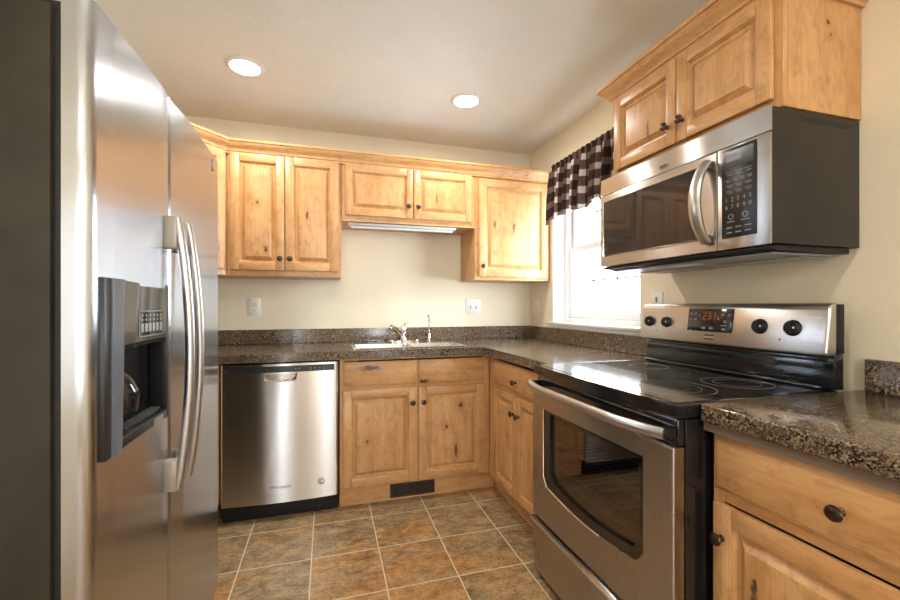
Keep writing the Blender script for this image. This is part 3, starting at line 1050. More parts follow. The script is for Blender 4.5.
# ------------------------------------------------------------------ refrigerator
FX = -2.038
c = thing('refrigerator', 'large side-by-side stainless steel refrigerator with dispenser at the left', 'refrigerator', (-2.45, -1.70, 0))
FY0, FY1, FS = -2.172, -1.216, -1.762
FZ0, FZ1 = .055, 1.775
m = MB(); m.box(-2.790, -2.107, FY0 + .006, FY1 - .004, .03, 1.755, CASE, .006, 2); m.build('case', c, label='dark grey textured side case')
m = MB(); m.box(-2.106, -2.089, FY0 + .016, FY1 - .016, .10, 1.748, RUBBER); m.build('door_gasket', c)
m = MB(); m.box(-2.12, -2.075, FY0 + .02, FY1 - .02, .002, .052, BLACKM, .003)
for i in range(10):
    m.box(-2.078, -2.071, FY0 + .05, FY1 - .05, .008 + i * .0042, .010 + i * .0042, BLACKG)
m.build('toe_grille', c)
for (yy) in (FY0 + .06, FY1 - .06):
    m = MB(); m.box(-2.16, -2.060, yy - .03, yy + .03, 1.757, 1.774, BLACKM, .004, 2); m.build('hinge_cover', c)

def fdoor(name, y0, y1, rl, rr):
    """door in plan: flat front with rounded vertical edges and a faint bulge"""
    pts = [(-2.088, y0)]
    def arc(cx, cy, r, a0, a1, n=10):
        return [(cx + r * math.cos(a0 + (a1 - a0) * i / n), cy + r * math.sin(a0 + (a1 - a0) * i / n)) for i in range(n + 1)]
    pts += arc(FX - rl - .004, y0 + rl, rl, -PI / 2, 0)
    n = 60
    for i in range(1, n):
        y = y0 + rl + (y1 - rr - y0 - rl) * i / n
        yc = (y - FY0) / (FY1 - FY0) * 2 - 1
        pts.append((FX - .004 + .006 * (1 - yc * yc) * min(1, 6 * i / n, 6 * (n - i) / n), y))
    pts += arc(FX - rr - .004 + (.004 if rr < .01 else 0), y1 - rr, rr, 0, PI / 2)
    pts.append((-2.088, y1))
    m = MB()
    m.prism(pts, FZ0, FZ1, STEEL_F, XYZ, .0025, 2)
    return m.build(name, c)
fz = fdoor('freezer_door', FY0, FS - .0025, .024, .006)
fr = fdoor('fresh_food_door', FS + .0025, FY1, .006, .012)

# dispenser
HY0, HY1, HZ0, HZ1 = -2.141, -1.787, .884, 1.248
k = MB(); k.box(-2.082, -1.9, HY0 + .03, HY1 - .012, HZ0 + .02, HZ1 - .01, BLACKM); cut(fz, k.build('cutter'))
hs = MB()
# left cheek, right cheek, top control fascia, bottom lip, all standing slightly proud
def wedge(m, y0t, y1t, y0b, y1b, x_out, mat):
    t = bmesh.new()
    v = [t.verts.new(p) for p in ((-2.09, y0b, HZ0), (-2.09, y1b, HZ0), (x_out, y1b - .004, HZ0), (x_out, y0b + .004, HZ0),
                                  (-2.09, y0t, HZ1), (-2.09, y1t, HZ1), (x_out, y1t - .004, HZ1), (x_out, y0t + .004, HZ1))]
    for f in ((0, 1, 2, 3), (7, 6, 5, 4), (0, 4, 5, 1), (1, 5, 6, 2), (2, 6, 7, 3), (3, 7, 4, 0)):
        t.faces.new([v[i] for i in f])
    m.merge(t, mat)
XO = FX + .005
hs.box(-2.080, XO, HY0, HY0 + .026, HZ0, HZ1, BLACKP, .003, 2)
hs.prism([(HY0 + .0262, HZ0), (HY0 + .066, HZ0), (HY0 + .082, HZ1), (HY0 + .0262, HZ1)], -2.080, XO + .003, simple('blue grey satin plastic', (.10, .125, .16, 1), .3), lambda a, b, h: (h, a, b), .002, 2)
hs.build('dispenser_bezel', fz)
hs = MB(); hs.box(-2.080, XO - .004, HY1 - .013, HY1, HZ0, HZ1, BLACKP, .003, 2); hs.build('dispenser_bezel', fz)
m = MB(); m.box(-2.080, XO - .005, HY0 + .0835, HY1 - .0135, 1.105, HZ1 - .001, simple('dark gloss panel', (.05, .045, .036, 1), .22, 0, .3), .002); cpn = m.build('dispenser_control_panel', fz)
m = MB()
py0 = HY0 + .165
m.box(XO - .006, XO - .0045, py0, py0 + .150, 1.118, 1.178, BLACKG)
for q in ((py0, py0 + .15, 1.177, 1.1795), (py0, py0 + .15, 1.117, 1.1192), (py0, py0 + .002, 1.117, 1.179), (py0 + .148, py0 + .15, 1.117, 1.179)):
    m.box(XO - .0062, XO - .0035, *q, GREYPL)
for i in range(6):
    y = py0 + .018 + i * .0225
    m.lathe([(.0032, 0), (.0032, .001), (0, .0012)], (XO - .0045, y, 1.168), (1, 0, 0), LABEL, 10)
    m.lathe([(.0030, 0), (.0030, .001), (0, .0012)], (XO - .0045, y, 1.157), (1, 0, 0), LABEL, 10)
    m.box(XO - .0045, XO - .0035, y - .007, y + .007, 1.128, 1.149, LABEL, .0004)
m.build('touch_keys', cpn)
# cavity liner
m = MB()
cy0, cy1, cz0, cz1 = HY0 + .0835, HY1 - .0135, .912, 1.098
CAV = simple('black cavity plastic', (.004, .004, .005, 1), .5, spec=.12)
m.box(-2.0815, -2.078, cy0, cy1, HZ0 + .02, 1.104, CAV)
m.box(-2.078, XO - .006, cy0, cy1, cz1, 1.104, CAV)
m.box(-2.078, XO - .004, HY0 + .067, cy1, HZ0 + .001, HZ0 + .026, BLACKP, .003, 2)
m.build('cavity', fz)
m = MB()
m.box(-2.076, XO - .014, cy0 + .002, cy1 - .002, HZ0 + .027, HZ0 + .030, BLACKG)
for i in range(12):
    y = cy0 + .012 + i * (cy1 - cy0 - .024) / 11
    m.box(-2.075, XO - .018, y - .002, y + .002, HZ0 + .030, HZ0 + .035, simple('grey grille', (.2, .21, .22, 1), .25, .4))
m.build('drip_tray', fz)
m = MB()
m.frame((-2.076, cy0 + .045, 1.092), (0, 1, 0), Vector((1, 0, -.25)).normalized(), Vector((.25, 0, 1)).normalized())
m.box(-.022, .035, 0, .010, -.060, 0, BLACKP, .003, 2)
m.box(-.006, .045, .010, .016, -.075, -.045, GREYPL, .003, 2)
m.build('ice_paddle', fz)
m = MB()
m.tube([(-2.076, cy0 + .035, 1.040), (-2.066, cy0 + .04, 1.020), (-2.056, cy0 + .045, .99), (-2.056, cy0 + .047, .955)], [.022, .03, .034, .028], BLACKG, 14); m.build('water_paddle', fz)
m = MB(); m.lathe([(.006, 0), (.006, .004), (0, .005)], (-2.055, cy0 + .10, 1.099), (0, 0, -1), simple('white nozzle', (.8, .8, .8, 1), .3), 10); m.build('nozzle', fz)

def fhandle(door, y, ztop=1.432, zbot=.690, lab=None):
    m = MB()
    pts = []
    n = 22
    for i in range(n + 1):
        t_ = i / n
        z = ztop + (zbot - ztop) * t_
        pts.append((FX + .026 + .032 * math.sin(PI * t_) ** .8, y, z))
    m.tube(pts, .0125, STEEL_H, 14, flat=(1.0, .85), up=(1, 0, 0))
    h = m.build('handle', door)
    for z0, z1 in ((ztop - .085, ztop + .004), (zbot - .004, zbot + .080)):
        b = MB(); b.box(FX - .002, FX + .030, y - .0165, y + .0165, z0, z1, simple('taupe grey handle end', (.34, .31, .27, 1), .4, .3), .004, 2)
        b.build('handle_mount', h)
fhandle(fz, -1.806)
fhandle(fr, -1.716)
m = MB()
m.prism([(-1.312 + .017 * math.cos(2 * PI * i / 24), 1.735 + .024 * math.sin(2 * PI * i / 24)) for i in range(24)], FX - .001, FX + .003, STEEL_H, lambda a, b, h: (h, a, b), .001)
m.build('oval_badge', fr)

# ------------------------------------------------------------------ range
c = thing('range', 'stainless steel electric range with black glass cooktop and raised control panel', 'stove', (-.4, -1.83, 0))
SYa, SYb = -1.4415, -2.2255
m = MB()
m.box(-.690, -.090, SYb + .003, SYa - .003, .02, .885, BLACKG, .002)
body = m.build('body', c, label='glossy black side panels')
k = MB(); k.box(-.75, -.20, SYb + .08, SYa - .08, .38, .78, SHADEIN); cut(body, k.build('cutter'))
m = MB()
yA, yB = SYb + .081, SYa - .081
m.box(-.214, -.202, yB, yA, .382, .778, SHADEIN)
for z0, z1 in ((.382, .390), (.770, .778)):
    m.box(-.69, -.215, yA, yB, z0, z1, SHADEIN)
m.box(-.69, -.215, yA, yA + .008, .391, .769, SHADEIN); m.box(-.69, -.215, yB - .008, yB, .391, .769, SHADEIN)
m.build('oven_cavity', c)
for zr in (.50, .60, .69):
    m = MB()
    m.tube([(-.67, yA + .01, zr), (-.67, yB - .01, zr), (-.23, yB - .01, zr), (-.23, yA + .01, zr)], .003, STEEL_H, 6, closed=True)
    for i in range(1, 18):
        y = yA + .01 + (yB - yA - .02) * i / 18
        m.tube([(-.67, y, zr + .003), (-.23, y, zr + .003)], .0016, STEEL_H, 5)
    m.build('oven_rack', c)
for (xx, yy) in ((-.62, SYb + .08), (-.62, SYa - .08), (-.15, SYb + .08), (-.15, SYa - .08)):
    m = MB(); m.lathe([(.018, 0), (.018, .006), (.010, .008), (.010, .02)], (xx, yy, .0005), (0, 0, 1), BLACKM, 12); m.build('foot', c)
# cooktop: front edge bowed a little
m = MB()
pts = [(-.100, SYb), (-.727, SYb)]
for i in range(1, 12):
    t_ = i / 12
    pts.append((-.727 - .016 * math.sin(PI * t_) ** .7, SYb + (SYa - SYb) * t_))
pts += [(-.727, SYa), (-.100, SYa)]
m.prism(pts, .888, .9285, BLACKG, XYZ, .007, 3)
ctop = m.build('cooktop', c, label='black ceramic glass top')
m = MB(); m.box(-.712, -.145, SYb + .014, SYa - .014, .9286, .9296, GLASSTOP); gt = m.build('glass_surface', ctop)
def ring(x, y, r, wd=.0022, z=.9297):
    m = MB()
    n = 48
    t = bmesh.new()
    A = [t.verts.new((x + (r - wd) * math.cos(2 * PI * i / n), y + (r - wd) * math.sin(2 * PI * i / n), zz)) for zz in (z, z + .0003) for i in range(n)]
    B = [t.verts.new((x + r * math.cos(2 * PI * i / n), y + r * math.sin(2 * PI * i / n), zz)) for zz in (z, z + .0003) for i in range(n)]
    for i in range(n):
        j = (i + 1) % n
        t.faces.new((A[i], A[j], B[j], B[i])); t.faces.new((A[n + i], A[n + j], B[n + j], B[n + i]))
        t.faces.new((A[i], A[j], A[n + j], A[n + i])); t.faces.new((B[i], B[j], B[n + j], B[n + i]))
    m.merge(t, RINGM)
    return m
def burner(x, y, rs):
    m = ring(x, y, rs[0])
    for r in rs[1:]:
        m2 = ring(x, y, r, .0013)
        me = bpy.data.meshes.new('tmp'); m2.bm.to_mesh(me); m.bm.from_mesh(me); m2.bm.free(); bpy.data.meshes.remove(me)
    m.build('burner_ring', ctop)
burner(-.560, -1.630, (.092,)); burner(-.560, -2.035, (.130, .090, .055)); burner(-.285, -1.640, (.078,)); burner(-.285, -2.040, (.105, .07))

# oven door
m = MB(); m.box(-.736, -.694, SYb + .001, SYa - .001, .272, .812, STEEL_R, .005, 2)
od = m.build('oven_door', c)
wy0, wy1 = -2.120, -1.535       # outer edges of the window trim
def wpoly(i, il=None, ir=None, it=None, ib=None, n=20):
    """window outline (y, z): straight top and sides, bowed bottom, rounded lower corners"""
    il = i if il is None else il; ir = i if ir is None else ir; it = i if it is None else it; ib = i if ib is None else ib
    y0, y1, zt, zb = wy0 + ir, wy1 - il, .757 - it, .432 + ib
    pts = [(y0, zt)]
    for k_ in range(n + 1):
        t_ = k_ / n
        y = y0 + (y1 - y0) * t_
        e_ = min(t_, 1 - t_) * (y1 - y0)
        z = zb - .026 * math.sin(PI * t_) + .034 * max(0, 1 - e_ / .034) ** 2.2
        pts.append((y, z))
    pts += [(y1, zt)]
    return pts
INNER = dict(il=.050, ir=.020, it=.014, ib=.038)
k = MB(); k.prism(wpoly(.004), -.80, -.60, BLACKM, lambda a, b, h: (h, a, b)); cut(od, k.build('cutter'))
m = MB()
loop = wpoly(.003)
m.tube([(-.7360, a, b) for a, b in loop[8:]], .0028, CHROME, 6)
m.build('window_trim', od, label='chrome trim line')
t = bmesh.new()
o1, i1 = wpoly(.005), wpoly(0, **INNER)
m = MB()
for (x0_, ) in ((-.734,),):
    L = len(o1)
    vo = [t.verts.new((-.7335, a, b)) for a, b in o1]; vi = [t.verts.new((-.7335, a, b)) for a, b in i1]
    wo = [t.verts.new((-.700, a, b)) for a, b in o1]; wi = [t.verts.new((-.700, a, b)) for a, b in i1]
    for i in range(L):
        j = (i + 1) % L
        t.faces.new((vo[i], vo[j], vi[j], vi[i])); t.faces.new((wo[i], wo[j], wi[j], wi[i]))
        t.faces.new((vo[i], vo[j], wo[j], wo[i])); t.faces.new((vi[i], vi[j], wi[j], wi[i]))
m.merge(t, BLACKG)
m.build('window_surround', od, label='glossy black glass border')
m = MB(); m.prism(wpoly(0, il=.0495, ir=.0195, it=.0135, ib=.0375), -.725, -.721, OVENGLASS, lambda a, b, h: (h, a, b)); m.build('oven_window', od)
m = MB()
m.tube([(-.712, a, b) for a, b in wpoly(0, il=.066, ir=.030, it=.02, ib=.045)[3:]], .0045, STEEL_H, 6); m.build('inner_trim', od, label='thin pale inner frame')
# black vent strip and the handle
m = MB(); m.box(-.716, -.694, SYb + .004, SYa - .004, .814, .886, BLACKG, .004, 2); m.build('vent_strip', c)
m = MB()
pts = []
for i in range(25):
    t_ = i / 24
    y = SYb + .012 + (SYa - SYb - .020) * t_
    pts.append((-.752 - .036 * min(1, math.sin(PI * t_) * 1.6) ** .7, y, .848))
m.tube(pts, .0165, STEEL_H, 16, flat=(1, .8)); m.build('handle', od)
for yy in (SYb + .022, SYa - .020):
    m = MB(); m.box(-.762, -.716, yy - .014, yy + .014, .834, .862, BLACKM, .004, 2); m.build('handle_mount', od)
# storage drawer
m = MB()
prof = [(-.694, .030), (-.730, .030), (-.733, .20), (-.736, .232), (-.752, .243), (-.756, .256), (-.746, .262), (-.694, .262)]
m.prism(prof, SYb + .001, SYa - .001, STEEL_R, lambda a, b, h: (a, h, b), .002); m.build('storage_drawer', c)
# backguard
m = MB()
m.box(-.118, -.075, SYb + .001, SYa - .001, .9290, 1.040, BLACKG, .003, 2)
m.box(-.148, -.118, SYb + .02, SYa - .02, .9300, .9430, BLACKG, .005, 3)
m.box(-.128, -.118, SYb + .02, SYa - .02, 1.015, 1.030, BLACKG, .003, 2)
m.build('back_riser', c)
m = MB()
prof = [(-.110, 1.035), (-.150, 1.035), (-.158, 1.040), (-.160, 1.048), (-.142, 1.175), (-.136, 1.190), (-.124, 1.198), (-.108, 1.200)]
m.prism(prof, SYb - .002, SYa + .000, steel('satin stainless panel', (.60, .575, .55), .30, .6), lambda a, b, h: (a, h, b), .008, 3)
bgd = m.build('control_panel', c)
m = MB(); m.box(-.1095, -.075, SYb - .001, SYa - .001, 1.041, 1.196, BLACKM, .003, 2); m.build('rear_cover', c)
# the sloping face of the panel
fn = Vector((-.127, 0, .018)).normalized()
fw = Vector((.018, 0, .127)).normalized()
def face_pt(y, z, out=0.0):
    s_ = (z - 1.048) / .127
    return Vector((-.160 + .018 * s_, y, z)) + fn * out
for y in (-1.497, -1.600, -2.020, -2.128):
    big = y < -1.8
    m = MB()
    p = face_pt(y, 1.118)
    R_ = .024 if big else .021
    m.lathe([(R_ + .003, .0003), (R_ + .003, .003), (R_ + .001, .005), (R_ - .001, .013), (R_ - .004, .016), (0, .016)], p, fn, BLACKM, 28)
    m.frame(p + fn * .016, (0, -1, 0), fn, fw)
    m.box(-.0055, .0055, -.001, .006, -R_ + .003, R_ - .003, BLACKM, .002, 2)
    m.box(.009, .014, .0, .0015, -.003, .003, WHITEPL)
    kn = m.build('knob', bgd)
    m = MB()
    for a in [PI * (.15 + 1.7 * i / 16) for i in range(17)]:
        q = face_pt(y, 1.118, .0006) + Vector((0, -1, 0)) * ((R_ + .008) * math.sin(a)) - fw * ((R_ + .008) * math.cos(a))
        m.lathe([(.0010, 0), (.0010, .0005), (0, .0006)], q, fn, PRINT, 6)
    m.build('dial_marks', bgd)
m = MB(); m.frame(face_pt(-1.817, 1.133), (0, -1, 0), fn, fw)
m.box(-.100, .100, .0003, .004, -.046, .046, BLACKG, .003, 2)
dsp = m.build('display', bgd)
m = MB(); m.frame(face_pt(-1.817, 1.133), (0, -1, 0), fn, fw)
def seg7(m, a, h, wd, ht, code, mat, z=.0045):
    s_ = {'a': (0, 1, 0), 'd': (0, -1, 0), 'g': (0, 0, 0)}
    tk = wd * .16
    segs = {'a': (-wd / 2, wd / 2, ht / 2 - tk, ht / 2), 'g': (-wd / 2, wd / 2, -tk / 2, tk / 2), 'd': (-wd / 2, wd / 2, -ht / 2, -ht / 2 + tk),
            'f': (-wd / 2, -wd / 2 + tk, 0, ht / 2), 'b': (wd / 2 - tk, wd / 2, 0, ht / 2), 'e': (-wd / 2, -wd / 2 + tk, -ht / 2, 0), 'c': (wd / 2 - tk, wd / 2, -ht / 2, 0)}
    for ch in code:
        x0_, x1_, z0_, z1_ = segs[ch]
        m.box(a + x0_, a + x1_, .004, z, h + z0_, h + z1_, mat)
seg7(m, -.022, .016, .013, .026, 'abged', AMBER); seg7(m, .000, .016, .013, .026, 'abgcd', AMBER); seg7(m, .020, .016, .013, .026, 'bc', AMBER)
m.build('clock_digits', dsp)
m = MB(); m.frame(face_pt(-1.817, 1.133), (0, -1, 0), fn, fw)
for (a, h, w_, t_) in ((-.086, .026, .010, .012), (-.066, .026, .016, .010), (-.086, .002, .010, .012), (-.066, .002, .016, .010), (-.045, .018, .006, .014),
                       (.058, .022, .014, .010), (.083, .022, .010, .010), (.070, -.004, .012, .010), (.066, -.020, .026, .004), (.066, -.034, .016, .008),
                       (-.022, -.032, .018, .010), (.012, -.032, .018, .010), (.040, .006, .006, .006)):
    m.box(a - w_ / 2, a + w_ / 2, .004, .0046, h - t_ / 2, h + t_ / 2, simple('dim grey key print', (.20, .20, .20, 1), .4))
m.build('touch_keys', dsp)
m = MB(); m.frame(face_pt(-1.822, 1.066), (0, -1, 0), fn, fw)
m.box(-.022, .022, .0003, .0015, -.011, .011, STEEL_H, .0004); m.box(-.022, .022, .0015, .0022, .004, .010, PRINT); m.box(-.022, .022, .0015, .0022, -.010, -.004, PRINT)
m.build('badge', bgd)
for y in (-1.545, -2.090):
    m = MB(); m.lathe([(.0035, .0003), (.0035, .001), (0, .0015)], face_pt(y, 1.078), fn, PRINT, 10); m.build('indicator_light', bgd)

# ------------------------------------------------------------------ microwave
c = thing('microwave', 'over-the-range stainless steel microwave hung under the cabinet above the range', 'microwave', (-.2, -1.84, 1.37))
MX = -.386
my0, my1, mz0, mz1 = -2.226, -1.447, 1.368, 1.774
m = MB(); m.box(-.3785, -.003, my0 + .001, my1 - .001, mz0 + .006, mz1 - .001, MWCASE, .003, 2)
case = m.build('case', c, label='dark grey side case')
m = MB()
for z_ in (1.742, 1.748, 1.754):
    m.box(-.26, -.05, my0 + .0006, my0 + .0018, z_, z_ + .002, BLACKM)
m.build('side_vent', c)
MS = STEEL
m = MB(); m.prism([(-.379, 1.7005), (MX, 1.7005), (MX + .003, 1.774), (-.379, 1.774)], my0, my1, MS, lambda a, b, h: (a, h, b), .002, 2)
m.build('top_vent_panel', c)
m = MB()
m.prism([(-1.830 + .024 * math.copysign(abs(math.cos(2 * PI * i / 24)) ** .7, math.cos(2 * PI * i / 24)), 1.722 + .0085 * math.copysign(abs(math.sin(2 * PI * i / 24)) ** .7, math.sin(2 * PI * i / 24))) for i in range(24)], MX - .002, MX + .003, GREYPL, lambda a, b, h: (h, a, b))
m.prism([(-1.830 + .020 * math.cos(2 * PI * i / 24), 1.722 + .0055 * math.sin(2 * PI * i / 24)) for i in range(24)], MX - .0026, MX - .0019, PRINT, lambda a, b, h: (h, a, b))
m.build('badge', c)
m = MB(); m.box(MX, -.379, -2.0535, my1, mz0 + .003, 1.698, MS, .003, 2)
md = m.build('door', c)
gy0, gy1, gz0, gz1 = -1.985, -1.470, 1.418, 1.668
k = MB(); k.box(-.45, -.3805, gy0, gy1, gz0, gz1, BLACKM); cut(md, k.build('cutter'))
m = MB(); m.box(MX + .0025, MX + .0052, gy0 + .0005, gy1 - .0005, gz0 + .0005, gz1 - .0005, MWGLASS); m.build('door_window', md)
m = MB()
m.tube([(MX, gy0, gz0), (MX, gy1, gz0), (MX, gy1, gz1), (MX, gy0, gz1)], .0028, CHROME, 4, closed=True)
m.build('window_trim', md)
m = MB()
pts = []
for i in range(21):
    t_ = i / 20
    pts.append((MX - .008 - .050 * math.sin(PI * t_) ** .75, -2.020 - .012 * math.cos(PI * t_) * 0, 1.672 - (1.672 - 1.402) * t_))
m.tube(pts, [.0165 + .004 * math.sin(PI * i / 20) for i in range(21)], STEEL_H, 14, flat=(.62, 1.15), up=(1, 0, 0))
hd = m.build('handle', md)
for z_ in (1.660, 1.414):
    m = MB(); m.box(MX - .018, MX - .0005, -2.036, -2.004, z_ - .013, z_ + .013, simple('dark handle end', (.06, .055, .05, 1), .4), .003, 2); m.build('handle_mount', hd)
m = MB(); m.box(MX, -.379, my0, -2.0555, mz0 + .003, 1.698, MS, .003, 2); pn = m.build('side_panel', c)
m = MB(); m.box(MX - .003, MX - .0003, -2.187, -2.073, 1.407, 1.690, simple('keypad black', (.010, .010, .012, 1), .32), .0014, 2); kp = m.build('keypad', pn)
m = MB(); m.box(MX - .0037, MX - .0031, -2.179, -2.081, 1.628, 1.680, SCREEN); m.box(MX - .0040, MX - .0038, -2.14, -2.088, 1.648, 1.662, simple('dim display glow', (.16, .17, .18, 1), .3)); m.build('display', kp)
m = MB()
kx = MX - .0031
U_, NN = (0, -1, 0), (-1, 0, 0)
KEYP = simple('keypad print', (.26, .26, .26, 1), .5)
for row, (z_, cnt, hh) in enumerate(((1.610, 3, .010), (1.588, 4, .007), (1.570, 3, .007), (1.552, 3, .008))):
    for i in range(cnt):
        y = -2.084 - (i + .5) * .092 / cnt
        ww = .092 / cnt * .72
        m.box(kx - .0005, kx, y - ww / 2, y + ww / 2, z_ - hh / 2, z_ + hh / 2, simple('keypad block', (.11, .11, .11, 1), .4) if False else GREYK) if False else None
        m.box(kx - .0006, kx, y - ww / 2, y + ww / 2, z_ + hh / 2 - .0016, z_ + hh / 2, KEYP)
        m.box(kx - .0006, kx, y - ww / 2, y + ww / 4, z_ - hh / 2, z_ - hh / 2 + .0022, KEYP)
for i, ch in enumerate('12345'):
    m.text(ch, (kx - .0004, -2.090 - i * .0195, 1.527), U_, NN, .019, KEYP, .0003)
for i, ch in enumerate('67890'):
    m.text(ch, (kx - .0004, -2.090 - i * .0195, 1.504), U_, NN, .019, KEYP, .0003)
for y, z_ in ((-2.105, 1.473), (-2.152, 1.473)):
    m.tube([(kx - .0004, y + .008 * math.cos(2 * PI * i / 16), z_ + .008 * math.sin(2 * PI * i / 16)) for i in range(16)], .0011, KEYP, 5, closed=True)
    m.box(kx - .0006, kx, y - .013, y + .013, z_ - .017, z_ - .0145, KEYP)
for z_ in (1.440, 1.424):
    for i in range(3):
        y = -2.084 - (i + .5) * .0307
        m.box(kx - .0006, kx, y - .010, y + .010, z_ - .003, z_ + .0005, KEYP)
m.build('key_legends', kp)
# underside
m = MB(); m.box(-.378, -.350, my0 + .01, my1 - .01, mz0 - .010, mz0 + .0025, BLACKM, .003); m.box(-.350, -.03, my0 + .012, my1 - .012, mz0 - .014, mz0 + .0055, BLACKM, .004, 2); m.build('base_tray', c)
m = MB(); m.box(-.340, -.045, my0 + .03, my1 - .03, mz0 - .020, mz0 - .0145, GREYPL, .002); m.build('underside_panel', c)
for y in (-2.04, -1.64):
    m = MB(); m.box(-.20, -.07, y - .14, y + .14, mz0 - .0245, mz0 - .0205, GREASE, .001); m.build('grease_filter', c)
m = MB(); m.box(-.32, -.27, -1.90, -1.78, mz0 - .0235, mz0 - .0205, WHITEPL, .001); m.build('cooktop_lamp', c)

# ------------------------------------------------------------------ valance and rod
c = thing('curtain_rod', 'thin white curtain rod behind the top edge of the checked valance', 'curtain rod', (-.034, -.92, 2.165))
m = MB(); m.tube([(-.034, -.457, 2.165), (-.034, -1.395, 2.165)], .006, WHITEPL, 8); m.build('rod', c)
m = MB(); m.tube([(-.034, -.457, 2.165), (-.002, -.457, 2.165)], .004, WHITEPL, 8); m.build('rod_bracket', c); m = MB(); m.tube([(-.034, -1.395, 2.165), (-.002, -1.395, 2.165)], .004, WHITEPL, 8); m.build('rod_bracket', c)
c = thing('valance', 'gathered brown and white buffalo check valance over the kitchen window', 'curtain', (-.05, -.86, 2.18))
bmv = bmesh.new()
uvl = bmv.loops.layers.uv.new('UVMap')
NYv, NZv = 260, 44
rnd = random.Random(3)
ph = [rnd.uniform(0, 6.28) for _ in range(6)]
def vpos(a, b):
    y = -.455 - .945 * a
    tz = 2.195 - .375 * b
    g = min(1.0, b * 3.0)
    amp = .010 + .024 * min(1, b * 1.4)
    s_ = a * 2 * PI
    fold = math.sin(s_ * 9.5 + ph[0] + .9 * math.sin(s_ * 2 + ph[1])) * amp + math.sin(s_ * 21 + ph[2] + b * .6) * .008 * g
    if b < .13:
        fold = math.sin(s_ * 19 + ph[3]) * .005 + fold * .3 * (b / .13)
    pin = -.010 if abs(b - .085) > .05 else 0
    hem = .014 * math.sin(s_ * 9.5 + ph[4]) * b ** 3 + .010 * math.sin(s_ * 4 + ph[5]) * b ** 3 - .05 * b ** 2 * max(0, 1 - a / .10)
    return Vector((-.062 - fold + pin * .5 - .010 * b, y, tz + hem))
grid = []
arc = [0.0]
for i in range(NYv + 1):
    col = [bmv.verts.new(vpos(i / NYv, j / NZv)) for j in range(NZv + 1)]
    if grid:
        arc.append(arc[-1] + (col[NZv // 2].co - grid[-1][NZv // 2].co).length)
    grid.append(col)
for i in range(NYv):
    for j in range(NZv):
        f = bmv.faces.new((grid[i][j], grid[i + 1][j], grid[i + 1][j + 1], grid[i][j + 1]))
        f.smooth = True
        for lp, (ii, jj) in zip(f.loops, ((i, j), (i + 1, j), (i + 1, j + 1), (i, j + 1))):
            lp[uvl].uv = (arc[ii] * 1.0, .375 * jj / NZv + .01)
me = bpy.data.meshes.new('cloth')
for v in bmv.verts:
    v.co -= Vector(c.location)
bmv.to_mesh(me); bmv.free()
me.materials.append(CHECK)
clo = bpy.data.objects.new('cloth', me); C.objects.link(clo); clo.parent = c
sd = clo.modifiers.new('thickness', 'SOLIDIFY'); sd.thickness = .0012; sd.offset = 0

# ------------------------------------------------------------------ recessed lights
for i, (lx, ly) in enumerate(LAMPS):
    lab = ['left recessed ceiling light, above the dishwasher side', 'right recessed ceiling light, near the window corner',
           'added recessed ceiling light overhead, out of view above the camera', 'added recessed ceiling light at the far rear, out of view behind the camera'][i]
    c = thing('recessed_light', lab, 'ceiling light', (lx, ly, CEIL), group='recessed ceiling lights')
    m = MB(); m.lathe([(.094, .0004), (.094, .004), (.086, .008), (.074, .010), (.072, .0015), (.072, .0004)], (lx, ly, CEIL), (0, 0, -1), WHITEPT, 40); m.build('trim_ring', c)
    m = MB(); m.lathe([(.071, .0006), (.071, .006), (.055, .010), (0, .012)], (lx, ly, CEIL), (0, 0, -1), LENS, 32); m.build('lens', c)

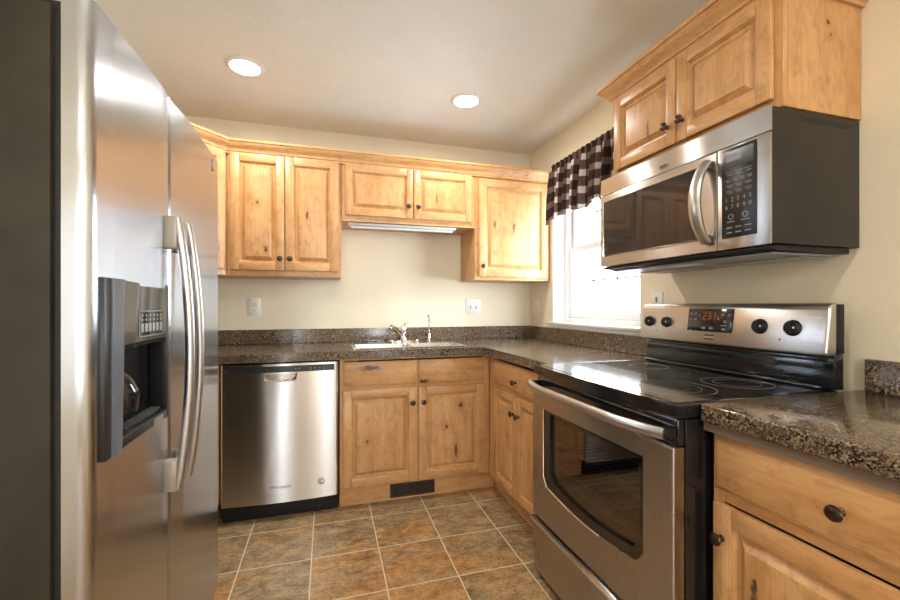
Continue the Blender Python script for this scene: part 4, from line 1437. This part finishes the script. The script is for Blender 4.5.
c = thing('added_fill_globe', 'unseen glowing globe added behind the camera to brighten the room', 'lamp', (-1.12, -4.45, CEIL))  # unseen globe, added to lift the light on ceiling and room
m = MB(); m.lathe([(.06, .0005), (.06, .02), (.02, .03), (.005, .032)], (-1.12, -4.45, CEIL), (0, 0, -1), STEEL_H); m.build('canopy', c)
m = MB(); m.tube([(-1.12, -4.45, CEIL - .03), (-1.12, -4.45, 1.98)], .004, BLACKM, 8); m.build('cord', c)
m = MB(); m.lathe([(.11 * math.sin(PI * i / 16), .11 - .11 * math.cos(PI * i / 16)) for i in range(17)], (-1.12, -4.45, 1.98), (0, 0, -1), simple('added globe glow', (.9, .88, .8, 1), .4, emit=(1.0, 0.88, 0.72, 1), estr=55), 28); m.build('fill_globe', c)

# ------------------------------------------------------------------ outlets and switches
def plate(name, label, cat, o, u, n, w_, h_, kind, grp=None):
    c = thing(name, label, cat, o, grp)
    m = MB().frame(Vector(o) + Vector(n) * .0005, u, n)
    m.box(-w_ / 2, w_ / 2, 0, .005, -h_ / 2, h_ / 2, WHITEPL, .002, 2)
    m.build('cover_plate', c)
    if kind == 'outlet':
        for z_ in (-.020, .020):
            m = MB().frame(Vector(o) + Vector(n) * .0058, u, n)
            m.box(-.017, .017, 0, .0025, z_ - .014, z_ + .014, WHITEPL, .001)
            m.box(-.008, -.006, .0025, .0030, z_ - .002, z_ + .007, BLACKM); m.box(.006, .008, .0025, .0030, z_ - .002, z_ + .006, BLACKM); m.box(-.002, .002, .0025, .0030, z_ - .010, z_ - .006, BLACKM)
            m.build('socket', c)
    else:
        for a in kind:
            m = MB().frame(Vector(o) + Vector(n) * .0058, u, n)
            m.box(a - .0055, a + .0055, 0, .001, -.013, .013, GREYPL)
            m.box(a - .004, a + .004, 0, .012, .0, .009, WHITEPL, .001)
            m.build('toggle', c)
plate('wall_outlet', 'white duplex outlet on the back wall above the dishwasher', 'outlet', (-2.091, 0, 1.181), UB, NB, .078, .122, 'outlet')
plate('light_switch', 'white double switch plate on the back wall right of the taps', 'switch', (-.500, 0, 1.179), UB, NB, .125, .122, (-.024, .024))
plate('wall_outlet', 'white outlet on the right wall between the corner and the window', 'outlet', (0, -.125, 1.180), UR, NR, .078, .120, 'outlet')
plate('light_switch', 'white switch plate on the right wall between window and range panel', 'switch', (0, -1.385, 1.222), UR, NR, .078, .078, (0,))

for o in bpy.data.objects:
    if '_w' in o:
        del o['_w']
